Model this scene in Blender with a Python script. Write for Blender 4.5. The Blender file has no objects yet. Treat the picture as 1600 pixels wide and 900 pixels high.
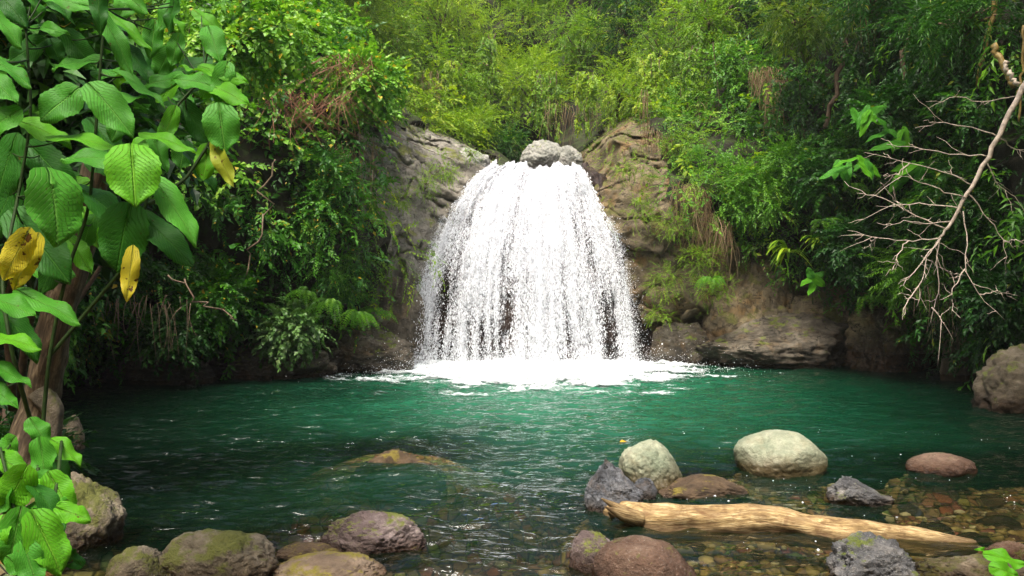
import bpy, math, random
import numpy as np
from mathutils import Vector, Matrix

rng = np.random.default_rng(7)
random.seed(7)
R = math.radians
PI = math.pi
scene = bpy.context.scene
COL = scene.collection

# ------------------------------------------------------------------ camera, sky, sun, exposure
CAM_H = 1.5
LENS = 28.0
F = LENS / 36.0 * 1600.0
cam_d = bpy.data.cameras.new('camera')
cam_d.lens = LENS; cam_d.sensor_width = 36.0
cam_d.clip_start = 0.05; cam_d.clip_end = 500
cam = bpy.data.objects.new('camera', cam_d); COL.objects.link(cam)
cam.location = (0, 0, CAM_H); cam.rotation_euler = (R(90), 0, 0)
scene.camera = cam

SUN_EL, SUN_AZ = 62.0, 200.0          # azimuth the light comes from, clockwise from +Y
world = bpy.data.worlds.new('World'); scene.world = world; world.use_nodes = True
wt = world.node_tree
bg = wt.nodes['Background']
sky = wt.nodes.new('ShaderNodeTexSky'); sky.sky_type = 'NISHITA'; sky.sun_disc = False
sky.sun_elevation = R(SUN_EL); sky.sun_rotation = R(SUN_AZ)
sky.air_density = 1.0; sky.dust_density = 6.0; sky.ozone_density = 0.6
wt.links.new(sky.outputs[0], bg.inputs[0]); bg.inputs[1].default_value = 0.15
sd = bpy.data.lights.new('sun', 'SUN'); sd.energy = 2.2; sd.angle = R(20); sd.color = (1.0, 0.96, 0.88)
sun = bpy.data.objects.new('sun', sd); COL.objects.link(sun)
_a, _e = R(SUN_AZ), R(SUN_EL)
sun_dir = Vector((math.sin(_a) * math.cos(_e), math.cos(_a) * math.cos(_e), math.sin(_e)))
sun.rotation_euler = sun_dir.to_track_quat('Z', 'Y').to_euler()
vs = scene.view_settings
vs.view_transform = 'Standard'; vs.look = 'None'; vs.gamma = 1; vs.exposure = 1.15; vs.use_curve_mapping = False
cy = scene.cycles
cy.use_denoising = True
cy.max_bounces = 7; cy.diffuse_bounces = 3; cy.glossy_bounces = 3; cy.transmission_bounces = 4; cy.transparent_max_bounces = 14
cy.caustics_reflective = False; cy.caustics_refractive = False
cy.sample_clamp_indirect = 6.0

# ------------------------------------------------------------------ placement helpers
def P(px, py, d):
    return np.array([(px - 800.0) * d / F, d, CAM_H - (py - 450.0) * d / F])
def wd(py):                      # distance of a water-level point seen on picture row py
    return CAM_H * F / (py - 450.0)
def proj(X):
    d = np.maximum(X[:, 1], 0.05)
    return 800 + X[:, 0] * F / d, 450 - (X[:, 2] - CAM_H) * F / d
def sstep(a, b, x):
    t = np.clip((x - a) / (b - a), 0, 1); return t * t * (3 - 2 * t)
def norm(v):
    return v / np.maximum(np.linalg.norm(v, axis=-1, keepdims=True), 1e-9)

# ------------------------------------------------------------------ numpy noise
_perm = np.random.default_rng(3).permutation(4096)
_grad = norm(np.random.default_rng(4).normal(size=(4096, 3)))
def _h(i, j, k):
    return _perm[(_perm[(_perm[i & 4095] + j) & 4095] + k) & 4095]
def gnoise(X):
    X = np.asarray(X, float); I = np.floor(X).astype(np.int64); Fr = X - I
    U = Fr * Fr * Fr * (Fr * (Fr * 6 - 15) + 10)
    out = 0
    for a in (0, 1):
        for b in (0, 1):
            for c in (0, 1):
                g = _grad[_h(I[..., 0] + a, I[..., 1] + b, I[..., 2] + c)]
                dt = g[..., 0] * (Fr[..., 0] - a) + g[..., 1] * (Fr[..., 1] - b) + g[..., 2] * (Fr[..., 2] - c)
                w = (U[..., 0] if a else 1 - U[..., 0]) * (U[..., 1] if b else 1 - U[..., 1]) * (U[..., 2] if c else 1 - U[..., 2])
                out = out + dt * w
    return out * 1.6
def fbm(X, o=4, lac=2.1, gain=0.5):
    s = 0; a = 1.0; X = np.asarray(X, float).copy()
    for i in range(o):
        s = s + a * gnoise(X + i * 17.3); X = X * lac; a *= gain
    return s
def worley(X):
    """F1, F2-F1 and a random value per cell"""
    I = np.floor(X).astype(np.int64)
    f1 = np.full(X.shape[0], 9.0); f2 = np.full(X.shape[0], 9.0); cid = np.zeros(X.shape[0])
    for a in (-1, 0, 1):
        for b in (-1, 0, 1):
            for c in (-1, 0, 1):
                J = I + np.array([a, b, c]); h = _h(J[:, 0], J[:, 1], J[:, 2])
                p = J + 0.5 + _grad[h] * 0.5
                d = np.linalg.norm(X - p, axis=1)
                m = d < f1
                f2 = np.where(m, f1, np.minimum(f2, d)); cid = np.where(m, h / 4096.0, cid); f1 = np.where(m, d, f1)
    return f1, f2 - f1, cid

# ------------------------------------------------------------------ object helpers
def link_mesh(name, V, Fc, mat, parent=None, smooth=False, attrs=None, uv=None):
    """V (n,3), Fc (m,k) with one face size -> ONE mesh object"""
    V = np.asarray(V, np.float32); Fc = np.asarray(Fc, np.int32)
    me = bpy.data.meshes.new(name)
    m, k = Fc.shape
    me.vertices.add(len(V)); me.vertices.foreach_set('co', V.ravel())
    me.loops.add(m * k); me.loops.foreach_set('vertex_index', Fc.ravel())
    me.polygons.add(m); me.polygons.foreach_set('loop_start', np.arange(0, m * k, k, dtype=np.int32))
    try: me.polygons.foreach_set('loop_total', np.full(m, k, np.int32))
    except Exception: pass
    me.polygons.foreach_set('use_smooth', np.full(m, bool(smooth)))
    if attrs:
        for an, av in attrs.items():
            av = np.asarray(av, np.float32)
            if av.ndim == 1:
                at = me.attributes.new(an, 'FLOAT', 'POINT'); at.data.foreach_set('value', av)
            else:
                at = me.attributes.new(an, 'FLOAT_VECTOR', 'POINT'); at.data.foreach_set('vector', av.ravel())
    if uv is not None:
        ul = me.uv_layers.new(name='uv'); ul.data.foreach_set('uv', np.asarray(uv, np.float32)[Fc.ravel()].ravel())
    me.update(calc_edges=True); me.validate()
    for mm in (mat if isinstance(mat, (list, tuple)) else [mat]): me.materials.append(mm)
    o = bpy.data.objects.new(name, me); COL.objects.link(o)
    if parent: o.parent = parent
    return o
def tag(o, label=None, cat=None, group=None, kind=None):
    if label: o['label'] = label
    if cat: o['category'] = cat
    if group: o['group'] = group
    if kind: o['kind'] = kind
    return o
def empty(name, loc):
    o = bpy.data.objects.new(name, None); COL.objects.link(o); o.location = tuple(float(v) for v in loc)
    o.empty_display_size = 0.1
    return o
def child(name, V, Fc, mat, parent, **k):
    """mesh given in world coordinates, made a part of parent (an unrotated Empty or mesh object)"""
    off = np.zeros(3); p = parent
    while p is not None:
        off += np.array(p.location); p = p.parent
    return link_mesh(name, np.asarray(V) - off, Fc, mat, parent, **k)
def grid_faces(nu, nv, wrap=False):
    i = np.arange(nu if wrap else nu - 1); j = np.arange(nv - 1)
    A, B = np.meshgrid(i, j, indexing='ij'); A2 = (A + 1) % nu
    return np.stack([A * nv + B, A2 * nv + B, A2 * nv + B + 1, A * nv + B + 1], -1).reshape(-1, 4)
class Geo:
    def __init__(s): s.V = []; s.F = []; s.n = 0; s.A = []
    def add(s, V, Fc, a=0.5):
        V = np.asarray(V, float); Fc = np.asarray(Fc)
        if Fc.shape[1] == 4: Fc = np.concatenate([Fc[:, [0, 1, 2]], Fc[:, [0, 2, 3]]])
        s.V.append(V); s.F.append(Fc + s.n); s.n += len(V)
        s.A.append(np.full(len(V), a) if np.isscalar(a) else np.asarray(a))
        return s
    def arrays(s): return np.concatenate(s.V), np.concatenate(s.F), np.concatenate(s.A)
    def make(s, name, mat, parent=None, smooth=False):
        V, Fc, A = s.arrays()
        if parent is None: return link_mesh(name, V, Fc, mat, None, smooth, {'rnd': A})
        return child(name, V, Fc, mat, parent, smooth=smooth, attrs={'rnd': A})
def tube_geo(path, radii, sides=6):
    path = np.asarray(path, float); n = len(path)
    radii = np.broadcast_to(np.asarray(radii, float), (n,))
    T = norm(np.gradient(path, axis=0))
    up = np.array([0.13, 0.31, 0.94]) if abs(T[0, 2]) < 0.9 else np.array([1.0, 0.1, 0])
    A = norm(np.cross(T, up)); B = np.cross(T, A)
    ang = np.linspace(0, 2 * PI, sides, endpoint=False)
    ring = path[:, None] + radii[:, None, None] * (A[:, None] * np.cos(ang)[None, :, None] + B[:, None] * np.sin(ang)[None, :, None])
    V = ring.transpose(1, 0, 2).reshape(-1, 3)
    Fc = grid_faces(sides, n, True)
    c0 = len(V); V = np.concatenate([V, path[:1], path[-1:]])
    tris = []
    for k in range(sides):
        k2 = (k + 1) % sides
        tris += [[k * n, c0, k2 * n], [k * n + n - 1, k2 * n + n - 1, c0 + 1]]
    Fq = np.concatenate([Fc[:, [0, 1, 2]], Fc[:, [0, 2, 3]], np.array(tris)])
    return V, Fq
def bez(p0, p1, p2, n=8):
    t = np.linspace(0, 1, n)[:, None]
    return (1 - t) ** 2 * np.asarray(p0) + 2 * (1 - t) * t * np.asarray(p1) + t * t * np.asarray(p2)
def wiggle(path, amp, rg=rng):
    path = np.asarray(path, float).copy(); n = len(path)
    path[1:-1] += rg.normal(size=(n - 2, 3)) * amp
    return path

# ------------------------------------------------------------------ materials
def new_mat(name):
    m = bpy.data.materials.new(name); m.use_nodes = True
    nt = m.node_tree; nt.nodes.clear()
    out = nt.nodes.new('ShaderNodeOutputMaterial')
    return m, nt, out
def nd(nt, t, **k):
    n = nt.nodes.new(t)
    for a, b in k.items(): setattr(n, a, b)
    return n
def ramp(nt, fac, stops, interp='LINEAR'):
    r = nd(nt, 'ShaderNodeValToRGB'); r.color_ramp.interpolation = interp
    el = r.color_ramp.elements
    while len(el) < len(stops): el.new(0.5)
    for e, (p, c) in zip(el, stops):
        e.position = p; e.color = (*c, 1) if len(c) == 3 else c
    nt.links.new(fac, r.inputs[0]); return r.outputs[0]
def mixc(nt, fac, a, b, mode='MIX'):
    m = nd(nt, 'ShaderNodeMix', data_type='RGBA', blend_type=mode)
    for s, v in ((m.inputs[0], fac), (m.inputs[6], a), (m.inputs[7], b)):
        if isinstance(v, bpy.types.NodeSocket): nt.links.new(v, s)
        elif isinstance(v, (int, float)): s.default_value = v
        else: s.default_value = (*v, 1)
    return m.outputs[2]
def mth(nt, op, a, b=None, clamp=False):
    m = nd(nt, 'ShaderNodeMath', operation=op); m.use_clamp = clamp
    for s, v in ((m.inputs[0], a), (m.inputs[1], b)):
        if v is None: continue
        if isinstance(v, bpy.types.NodeSocket): nt.links.new(v, s)
        else: s.default_value = v
    return m.outputs[0]
def mrange(nt, v, a, b, c=0.0, d=1.0):
    m = nd(nt, 'ShaderNodeMapRange'); nt.links.new(v, m.inputs[0])
    for i, x in enumerate((a, b, c, d)): m.inputs[i + 1].default_value = x
    return m.outputs[0]
def noise_tex(nt, scale, detail=5, rough=0.55, vec=None, dist=0.0, obj=True):
    n = nd(nt, 'ShaderNodeTexNoise'); n.inputs['Scale'].default_value = scale
    n.inputs['Detail'].default_value = detail; n.inputs['Roughness'].default_value = rough; n.inputs['Distortion'].default_value = dist
    if vec is None:
        vec = nd(nt, 'ShaderNodeNewGeometry').outputs['Position']
    nt.links.new(vec, n.inputs['Vector'])
    return n.outputs['Fac']
def scaled_pos(nt, sx, sy, sz, rot=(0, 0, 0)):
    g = nd(nt, 'ShaderNodeNewGeometry'); mp = nd(nt, 'ShaderNodeMapping')
    nt.links.new(g.outputs['Position'], mp.inputs['Vector'])
    mp.inputs['Rotation'].default_value = rot; mp.inputs['Scale'].default_value = (sx, sy, sz)
    return mp.outputs[0]

def leaf_mat(name, stops, trans=0.35, rough=0.45, spec=0.4):
    m, nt, out = new_mat(name)
    at = nd(nt, 'ShaderNodeAttribute', attribute_name='rnd')
    c = ramp(nt, at.outputs['Fac'], stops)
    pr = nd(nt, 'ShaderNodeBsdfPrincipled'); nt.links.new(c, pr.inputs['Base Color'])
    pr.inputs['Roughness'].default_value = rough; pr.inputs['Specular IOR Level'].default_value = spec
    tr = nd(nt, 'ShaderNodeBsdfTranslucent')
    tc = mixc(nt, 1.0, c, (1.25, 1.25, 0.5), 'MULTIPLY'); nt.links.new(tc, tr.inputs[0])
    mx = nd(nt, 'ShaderNodeMixShader'); mx.inputs[0].default_value = trans
    nt.links.new(pr.outputs[0], mx.inputs[1]); nt.links.new(tr.outputs[0], mx.inputs[2])
    nt.links.new(mx.outputs[0], out.inputs[0])
    return m
LM = dict(
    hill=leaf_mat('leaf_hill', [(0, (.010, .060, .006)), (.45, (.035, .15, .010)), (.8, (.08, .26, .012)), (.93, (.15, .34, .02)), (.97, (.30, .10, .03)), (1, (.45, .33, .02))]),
    hilltop_lit=leaf_mat('leaf_hilltop_lit', [(0, (.035, .12, .01)), (.35, (.09, .26, .015)), (.65, (.19, .42, .03)), (.92, (.34, .54, .07)), (.96, (.25, .45, .05)), (1, (.6, .45, .03))]),  # yellow green, with the light on the hill top put into the colour
    dark=leaf_mat('leaf_shade_dark', [(0, (.008, .04, .008)), (.6, (.02, .09, .010)), (1, (.05, .17, .015))]),  # albedo lowered: deep shade among the leaves put into their colour
    back=leaf_mat('leaf_back', [(0, (.04, .11, .008)), (.5, (.13, .27, .012)), (.85, (.25, .42, .018)), (.95, (.20, .30, .03)), (1, (.22, .16, .06))], trans=.4),
    backy=leaf_mat('leaf_back_yellow', [(0, (.08, .18, .008)), (.5, (.21, .36, .012)), (1, (.40, .50, .02))], trans=.42),
    bamboo=leaf_mat('leaf_bamboo', [(0, (.02, .05, .005)), (.5, (.08, .16, .010)), (1, (.24, .32, .02))], trans=.4),
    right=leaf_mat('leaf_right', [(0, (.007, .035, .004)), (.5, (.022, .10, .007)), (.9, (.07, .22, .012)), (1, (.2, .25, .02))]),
    moss=leaf_mat('leaf_moss', [(0, (.06, .14, .006)), (.5, (.16, .30, .010)), (1, (.30, .42, .015))], trans=.3),
    fern=leaf_mat('leaf_fern', [(0, (.03, .12, .008)), (.5, (.085, .25, .012)), (1, (.18, .39, .02))], trans=.3),
    grey=leaf_mat('leaf_pale', [(0, (.05, .14, .03)), (.6, (.12, .24, .06)), (1, (.25, .36, .13))], trans=.2, rough=.35),
    dry=leaf_mat('dry_grass', [(0, (.10, .06, .03)), (.5, (.24, .16, .085)), (1, (.42, .31, .19))], trans=.15, rough=.8, spec=.1),
)

def rock_mat(name, c0, c1, c2, moss=0.0, scale=3.0, wet=0.10, bump=0.6, mosscol=(.10, .14, .012), rough=.75, cracks=0.0, speck=0.0, rusty=0.0):
    m, nt, out = new_mat(name)
    n1 = noise_tex(nt, scale, 8, .62, dist=.4); n2 = noise_tex(nt, scale * 4.3, 6, .7)
    n3 = noise_tex(nt, scale * 28, 3, .6)
    c = ramp(nt, n1, [(.34, c0), (.5, c1), (.66, c2)])
    c = mixc(nt, mrange(nt, n2, .35, .7, 0, .55), c, (c0[0] * .55, c0[1] * .55, c0[2] * .55))
    if rusty: c = mixc(nt, mth(nt, 'MULTIPLY', mrange(nt, noise_tex(nt, scale * 1.7, 5, .6), .52, .68), rusty), c, (.22, .12, .03))
    if speck: c = mixc(nt, mth(nt, 'MULTIPLY', mrange(nt, n3, .60, .70), speck), c, (.6, .58, .52))
    c = mixc(nt, .5, c, mixc(nt, n3, (.35, .35, .35), (.65, .65, .65)), 'OVERLAY')
    geo = nd(nt, 'ShaderNodeNewGeometry')
    sx = nd(nt, 'ShaderNodeSeparateXYZ'); nt.links.new(geo.outputs['Position'], sx.inputs[0])
    sn = nd(nt, 'ShaderNodeSeparateXYZ'); nt.links.new(geo.outputs['Normal'], sn.inputs[0])
    height = mth(nt, 'ADD', mth(nt, 'MULTIPLY', n2, .6), mth(nt, 'MULTIPLY', n3, .35))
    if cracks:
        k1 = noise_tex(nt, cracks, 3, .55, vec=scaled_pos(nt, 1, 1, 2.6, (0.15, .45, 0)), dist=.8)
        k2 = noise_tex(nt, cracks * 1.9, 3, .55, vec=scaled_pos(nt, 1.9, 1, 1, (0.1, -.5, .3)), dist=.5)
        cr = mth(nt, 'MULTIPLY', mrange(nt, mth(nt, 'ABSOLUTE', mth(nt, 'SUBTRACT', k1, .5)), 0, .014), mrange(nt, mth(nt, 'ABSOLUTE', mth(nt, 'SUBTRACT', k2, .47)), 0, .010, .35, 1))
        c = mixc(nt, mth(nt, 'SUBTRACT', .8, mth(nt, 'MULTIPLY', cr, .8)), c, (.02, .018, .014))
        height = mth(nt, 'ADD', height, mth(nt, 'MULTIPLY', cr, .5))
    if moss:
        mm = mth(nt, 'ADD', noise_tex(nt, scale * 1.3, 6, .7), mth(nt, 'MULTIPLY', sn.outputs[2], .12))
        mk = mrange(nt, mm, .68 - moss * .25, .74 - moss * .2)
        mc = mixc(nt, n3, (mosscol[0] * .5, mosscol[1] * .5, mosscol[2]), (mosscol[0] * 1.9, mosscol[1] * 1.7, mosscol[2] * 1.2))
        c = mixc(nt, mth(nt, 'MULTIPLY', mk, .85), c, mc)
    hz = mth(nt, 'ADD', sx.outputs[2], mth(nt, 'MULTIPLY', n2, -.09))
    w = mrange(nt, hz, wet * .35 - .04, wet - .03, 1, 0)
    c = mixc(nt, w, c, mixc(nt, 1.0, c, (.36, .27, .20), 'MULTIPLY'))
    pr = nd(nt, 'ShaderNodeBsdfPrincipled'); nt.links.new(c, pr.inputs['Base Color'])
    rr = mth(nt, 'SUBTRACT', rough, mth(nt, 'MULTIPLY', w, rough - .22)); nt.links.new(rr, pr.inputs['Roughness'])
    pr.inputs['Specular IOR Level'].default_value = .35
    b = nd(nt, 'ShaderNodeBump'); b.inputs['Strength'].default_value = min(1, bump * 1.5); b.inputs['Distance'].default_value = .05
    nt.links.new(height, b.inputs['Height']); nt.links.new(b.outputs[0], pr.inputs['Normal'])
    nt.links.new(pr.outputs[0], out.inputs[0])
    return m
RM = dict(
    cliff=rock_mat('rock_cliff_grey', (.14, .125, .10), (.25, .225, .18), (.36, .335, .28), moss=.3, scale=1.6, wet=1.7, cracks=2.2, bump=1.0, mosscol=(.11, .13, .015)),
    ledge=rock_mat('rock_ledge_grey', (.05, .042, .03), (.12, .10, .072), (.21, .18, .135), moss=.2, scale=2.2, wet=.22, cracks=2.6, bump=1.0, rusty=.3),
    cliffr=rock_mat('rock_cliff_brown', (.085, .066, .04), (.19, .15, .088), (.31, .24, .135), moss=.4, scale=1.6, wet=.8, cracks=2.0, bump=1.0, rusty=.6, mosscol=(.08, .09, .015)),
    wet=rock_mat('rock_wet_dark', (.05, .038, .036), (.12, .095, .09), (.22, .18, .17), moss=.0, scale=2.5, wet=9, bump=1.0, rough=.45),
    soil=rock_mat('soil_shade_dark', (.010, .009, .005), (.022, .02, .009), (.045, .034, .016), moss=.5, scale=2.0, wet=.2, bump=.8, mosscol=(.03, .05, .008)),  # soil darkened so the gaps between leaves carry shade in the colour
    mossy=rock_mat('boulder_mossy', (.09, .075, .05), (.20, .165, .11), (.33, .28, .20), moss=.55, scale=4, wet=.16, mosscol=(.085, .105, .012)),
    green=rock_mat('boulder_pale_green', (.17, .20, .13), (.30, .32, .22), (.41, .41, .30), moss=.0, scale=3, wet=.19, bump=.35, speck=.2, rusty=.25),
    pale=rock_mat('boulder_pale', (.22, .22, .19), (.34, .34, .29), (.45, .43, .38), moss=.1, scale=3, wet=.1, bump=.6),
    slate=rock_mat('boulder_slate', (.07, .075, .085), (.17, .18, .20), (.34, .35, .37), moss=.0, scale=5, wet=.09, bump=.9, rusty=.3, cracks=5),
    red=rock_mat('boulder_red', (.075, .04, .025), (.145, .085, .055), (.24, .16, .11), moss=.1, speck=.25, scale=4, wet=.12, bump=.6, rough=.5),
    brown=rock_mat('boulder_brown', (.12, .085, .055), (.21, .15, .10), (.31, .24, .17), moss=.3, scale=4, wet=.07, bump=.4, mosscol=(.15, .14, .01)),
    purple=rock_mat('boulder_purple', (.10, .07, .065), (.22, .165, .155), (.38, .31, .29), moss=.45, scale=4, wet=.10, bump=.8, mosscol=(.12, .16, .01)),
    speck=rock_mat('boulder_speckled', (.06, .06, .065), (.15, .15, .15), (.40, .37, .33), moss=.1, scale=5, wet=.06, bump=.9, speck=.5),
    sub=rock_mat('stone_submerged', (.045, .03, .018), (.09, .058, .032), (.15, .10, .055), moss=.2, scale=5, wet=.0, bump=.5, mosscol=(.16, .14, .02)),
    big=rock_mat('boulder_bank', (.08, .065, .04), (.16, .13, .085), (.27, .23, .16), moss=.3, scale=3, wet=.3, bump=.8),
)
def bark_mat(name, c0, c1, c2, scale=14.0, rot=(0, 0, 0), rough=.8, stretch=(1, 1, .15), bump=.7):
    m, nt, out = new_mat(name)
    tc = nd(nt, 'ShaderNodeAttribute', attribute_name='along')
    mp = nd(nt, 'ShaderNodeMapping'); mp.inputs['Scale'].default_value = stretch
    nt.links.new(tc.outputs['Vector'], mp.inputs[0])
    n1 = noise_tex(nt, scale, 7, .65, vec=mp.outputs[0], dist=.6)
    n2 = noise_tex(nt, scale * .25, 4, .6, vec=tc.outputs['Vector'])
    c = ramp(nt, n1, [(.33, c0), (.5, c1), (.66, c2)])
    c = mixc(nt, mrange(nt, n2, .45, .65, 0, .6), c, (c0[0], c0[1] * .9, c0[2] * .8))
    gp = nd(nt, 'ShaderNodeNewGeometry'); sp_ = nd(nt, 'ShaderNodeSeparateXYZ'); nt.links.new(gp.outputs['Position'], sp_.inputs[0])
    n5 = noise_tex(nt, 7, 5, .65, dist=1.0)
    c = mixc(nt, mrange(nt, n5, .52, .62, 0, .55), c, (c0[0] * 1.1, c0[1] * .9, c0[2] * .8))
    c = mixc(nt, mrange(nt, mth(nt, 'ADD', sp_.outputs[2], mth(nt, 'MULTIPLY', n5, -.06)), -.02, .03, .75, 0), c, (c0[0] * .5, c0[1] * .45, c0[2] * .4))
    pr = nd(nt, 'ShaderNodeBsdfPrincipled'); nt.links.new(c, pr.inputs['Base Color']); pr.inputs['Roughness'].default_value = rough
    b = nd(nt, 'ShaderNodeBump'); b.inputs['Strength'].default_value = bump; b.inputs['Distance'].default_value = .015
    nt.links.new(n1, b.inputs['Height']); nt.links.new(b.outputs[0], pr.inputs['Normal'])
    nt.links.new(pr.outputs[0], out.inputs[0]); return m
M_LOG = bark_mat('driftwood', (.12, .068, .025), (.36, .245, .10), (.60, .47, .25), 34, rough=.8, stretch=(1, 1, .34), bump=1.0)
M_TRUNK = bark_mat('bark_weathered', (.03, .02, .010), (.11, .075, .040), (.26, .20, .12), 22, stretch=(1, 1, .3), bump=1.0)
def plain(name, c, rough=.7, spec=.3):
    m, nt, out = new_mat(name)
    pr = nd(nt, 'ShaderNodeBsdfPrincipled')
    n = noise_tex(nt, 20, 5, .6)
    cc = ramp(nt, n, [(.3, tuple(v * .55 for v in c)), (.7, tuple(min(1, v * 1.35) for v in c))])
    nt.links.new(cc, pr.inputs['Base Color']); pr.inputs['Roughness'].default_value = rough; pr.inputs['Specular IOR Level'].default_value = spec
    nt.links.new(pr.outputs[0], out.inputs[0]); return m
M_TWIG = plain('twig_brown', (.10, .065, .04))
M_DEAD = plain('twig_bleached', (.56, .47, .37))
M_ROOT = plain('root_hanging', (.20, .14, .09))
M_POLE = plain('bamboo_pole', (.24, .17, .05), .5)
M_STEM = plain('stem_green', (.022, .045, .010), .6, .15)
M_STEMB = plain('stem_brown', (.10, .07, .035), .6)

# ------------------------------------------------------------------ gorge shell  (polar about the pool)
CX, CY = 0.5, 8.0
CP = [  # px, py, distance
 (100,600,12.4),(100,500,11.8),(100,300,11),(100,100,10.8),(100,-100,11.2),(100,-350,12.5),
 (0,560,9.6),(0,400,9.2),(0,200,9.0),(0,0,9.0),
 (250,592,13.1),(250,500,12.6),(250,350,11.8),(250,200,11.7),(250,50,12.2),(250,-100,13.2),(250,-300,15),
 (400,583,13.9),(400,480,13.3),(400,350,12.4),(400,200,12.4),(400,80,13.2),(400,-50,14.8),(400,-250,17),
 (520,579,14.4),(520,480,13.9),(520,350,13.1),(520,200,13.3),(520,110,14.6),(520,20,18),(520,-100,21),
 (590,576,14.8),(590,450,14.7),(590,300,14.3),(590,215,14.8),(600,150,17.5),(600,0,22),
 (640,575,15),(640,450,15.1),(640,350,15.1),(640,260,15.5),(640,212,16.2),(640,180,20),(640,100,23),(640,0,24.5),(640,-200,28),
 (700,330,15.9),(710,270,16.2),(710,235,16.7),(755,262,16.9),(700,200,21),
 (680,575,15.9),(800,572,16),(800,400,16.3),(800,285,16.8),(820,262,20),(820,225,24),(820,100,27),(820,0,28.5),(820,-200,32),
 (900,572,16),(930,400,16.3),(935,290,16.7),(900,262,19.5),(960,222,17.2),(930,190,22),(930,100,24.5),(930,0,26),
 (1000,565,16.2),(1000,400,15.8),(1000,300,16),(1000,222,16.8),(1030,180,19),(1040,100,22),(1040,0,24),(1040,-200,27),
 (1100,565,16.2),(1100,480,15.5),(1100,350,15.3),(1100,250,16.2),(1100,150,18.5),(1100,0,20.5),(1100,-200,23),
 (1200,565,16.2),(1200,450,15.9),(1200,350,15.8),(1200,200,17),(1200,0,18.5),
 (1300,568,15.8),(1300,450,15.4),(1300,300,15.0),(1300,150,15.6),(1300,0,16.2),(1300,-200,18),
 (1430,572,15.2),(1430,480,15),(1430,300,13.8),(1430,100,13.8),(1430,-50,14.2),
 (1500,590,13.3),(1500,450,13),(1500,300,12.3),(1500,100,12),(1500,-100,12.5),
 (1600,640,10.8),(1600,500,10.6),(1600,300,10.4),(1600,100,10.4),(1600,-100,11),
]
pts = [P(*c) for c in CP]
for x, y in ((9.5, 6), (10.5, 2), (11, -3), (6, -9), (0, -11), (-7, -9), (-9.5, -3), (-8.8, 2), (-8, 6)):
    for z, k in ((0, 1.0), (3, 1.06), (7, 1.16)): pts.append(np.array([CX + (x - CX) * k, CY + (y - CY) * k, z]))
pts = np.array(pts)
pth = np.arctan2(pts[:, 0] - CX, pts[:, 1] - CY); pr_ = np.hypot(pts[:, 0] - CX, pts[:, 1] - CY)
S = 7.5
ctrl = np.stack([np.sin(pth) * S, np.cos(pth) * S, pts[:, 2]], 1)
D = np.linalg.norm(ctrl[:, None] - ctrl[None], axis=2) + np.eye(len(ctrl)) * 0.15
Pm = np.concatenate([np.ones((len(ctrl), 1)), ctrl], 1)
Amat = np.block([[D, Pm], [Pm.T, np.zeros((4, 4))]])
wts = np.linalg.solve(Amat, np.concatenate([pr_, np.zeros(4)]))
def shell_R(th, z):
    q = np.stack([np.sin(th) * S, np.cos(th) * S, z], 1); out = np.empty(len(q))
    for i in range(0, len(q), 20000):
        qq = q[i:i + 20000]
        out[i:i + 20000] = np.linalg.norm(qq[:, None] - ctrl[None], axis=2) @ wts[:len(ctrl)] + wts[len(ctrl)] + qq @ wts[len(ctrl) + 1:]
    return out
def inpoly(px, py, poly):
    ins = np.zeros(len(px), bool); n = len(poly)
    for i in range(n):
        x1, y1 = poly[i]; x2, y2 = poly[(i + 1) % n]
        c = ((y1 > py) != (y2 > py)) & (px < (x2 - x1) * (py - y1) / ((y2 - y1) + 1e-9) + x1)
        ins ^= c
    return ins
POLY_L = [(560,205),(600,190),(700,212),(785,245),(775,300),(715,400),(670,605),(330,605),(330,560),(545,525),(600,430),(610,360),(550,330)]
POLY_R = [(890,262),(955,185),(1010,190),(1040,240),(1050,330),(1150,385),(1200,390),(1230,440),(1300,440),(1420,520),(1445,600),(980,605),(940,400)]
ths = np.concatenate([np.linspace(-PI, -R(75), 60, endpoint=False), np.linspace(-R(75), R(62), 640, endpoint=False), np.linspace(R(62), PI, 60)])
zs = np.concatenate([np.linspace(-2.6, 0, 14, endpoint=False), np.linspace(0, 5.5, 210, endpoint=False), np.linspace(5.5, 17, 90)])
TH, ZZ = np.meshgrid(ths, zs, indexing='ij')
nu, nv = TH.shape; th = TH.ravel(); zz = ZZ.ravel()
Rr = shell_R(th, np.maximum(zz, 0)) + np.minimum(zz, 0) * .25
Rr = np.clip(Rr, 4, 40)
X = np.stack([CX + np.sin(th) * Rr, CY + np.cos(th) * Rr, zz], 1)
px, py = proj(X)
nz = fbm(X * 1.3, 3)
front = X[:, 1] > 5
rockL = (inpoly(px + nz * 14, py + nz * 10, POLY_L) & front & (Rr < 11.5))
rockR = (inpoly(px + nz * 14, py + nz * 10, POLY_R) & front & (Rr < 14))
low = (zz < .35 + nz * .25)
rk = (rockL | rockR | low).astype(float)
out_d = np.stack([np.sin(th), np.cos(th), np.zeros_like(th)], 1)
f1, f21, cid = worley(X * np.array([.55, .55, 1.1]) + .45 * np.stack([nz, nz * .6, fbm(X * .8 + 31, 2)], 1))
strat = X @ np.array([.42, .25, .87]) + .25 * gnoise(X * .9)
sf = strat * 2.6; st = np.abs((sf % 1) - .5) * 2
rockdisp = (cid - .5) * .30 - np.exp(-(f21 / .04) ** 2) * .08 + (sstep(.2, .6, st) - .5) * .035 + fbm(X * .8, 5, gain=.45) * .24 + .01 * (1 - np.abs(fbm(X * 2.6 + 60, 3)) * 2)
soildisp = fbm(X * .7, 4) * .45
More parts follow.
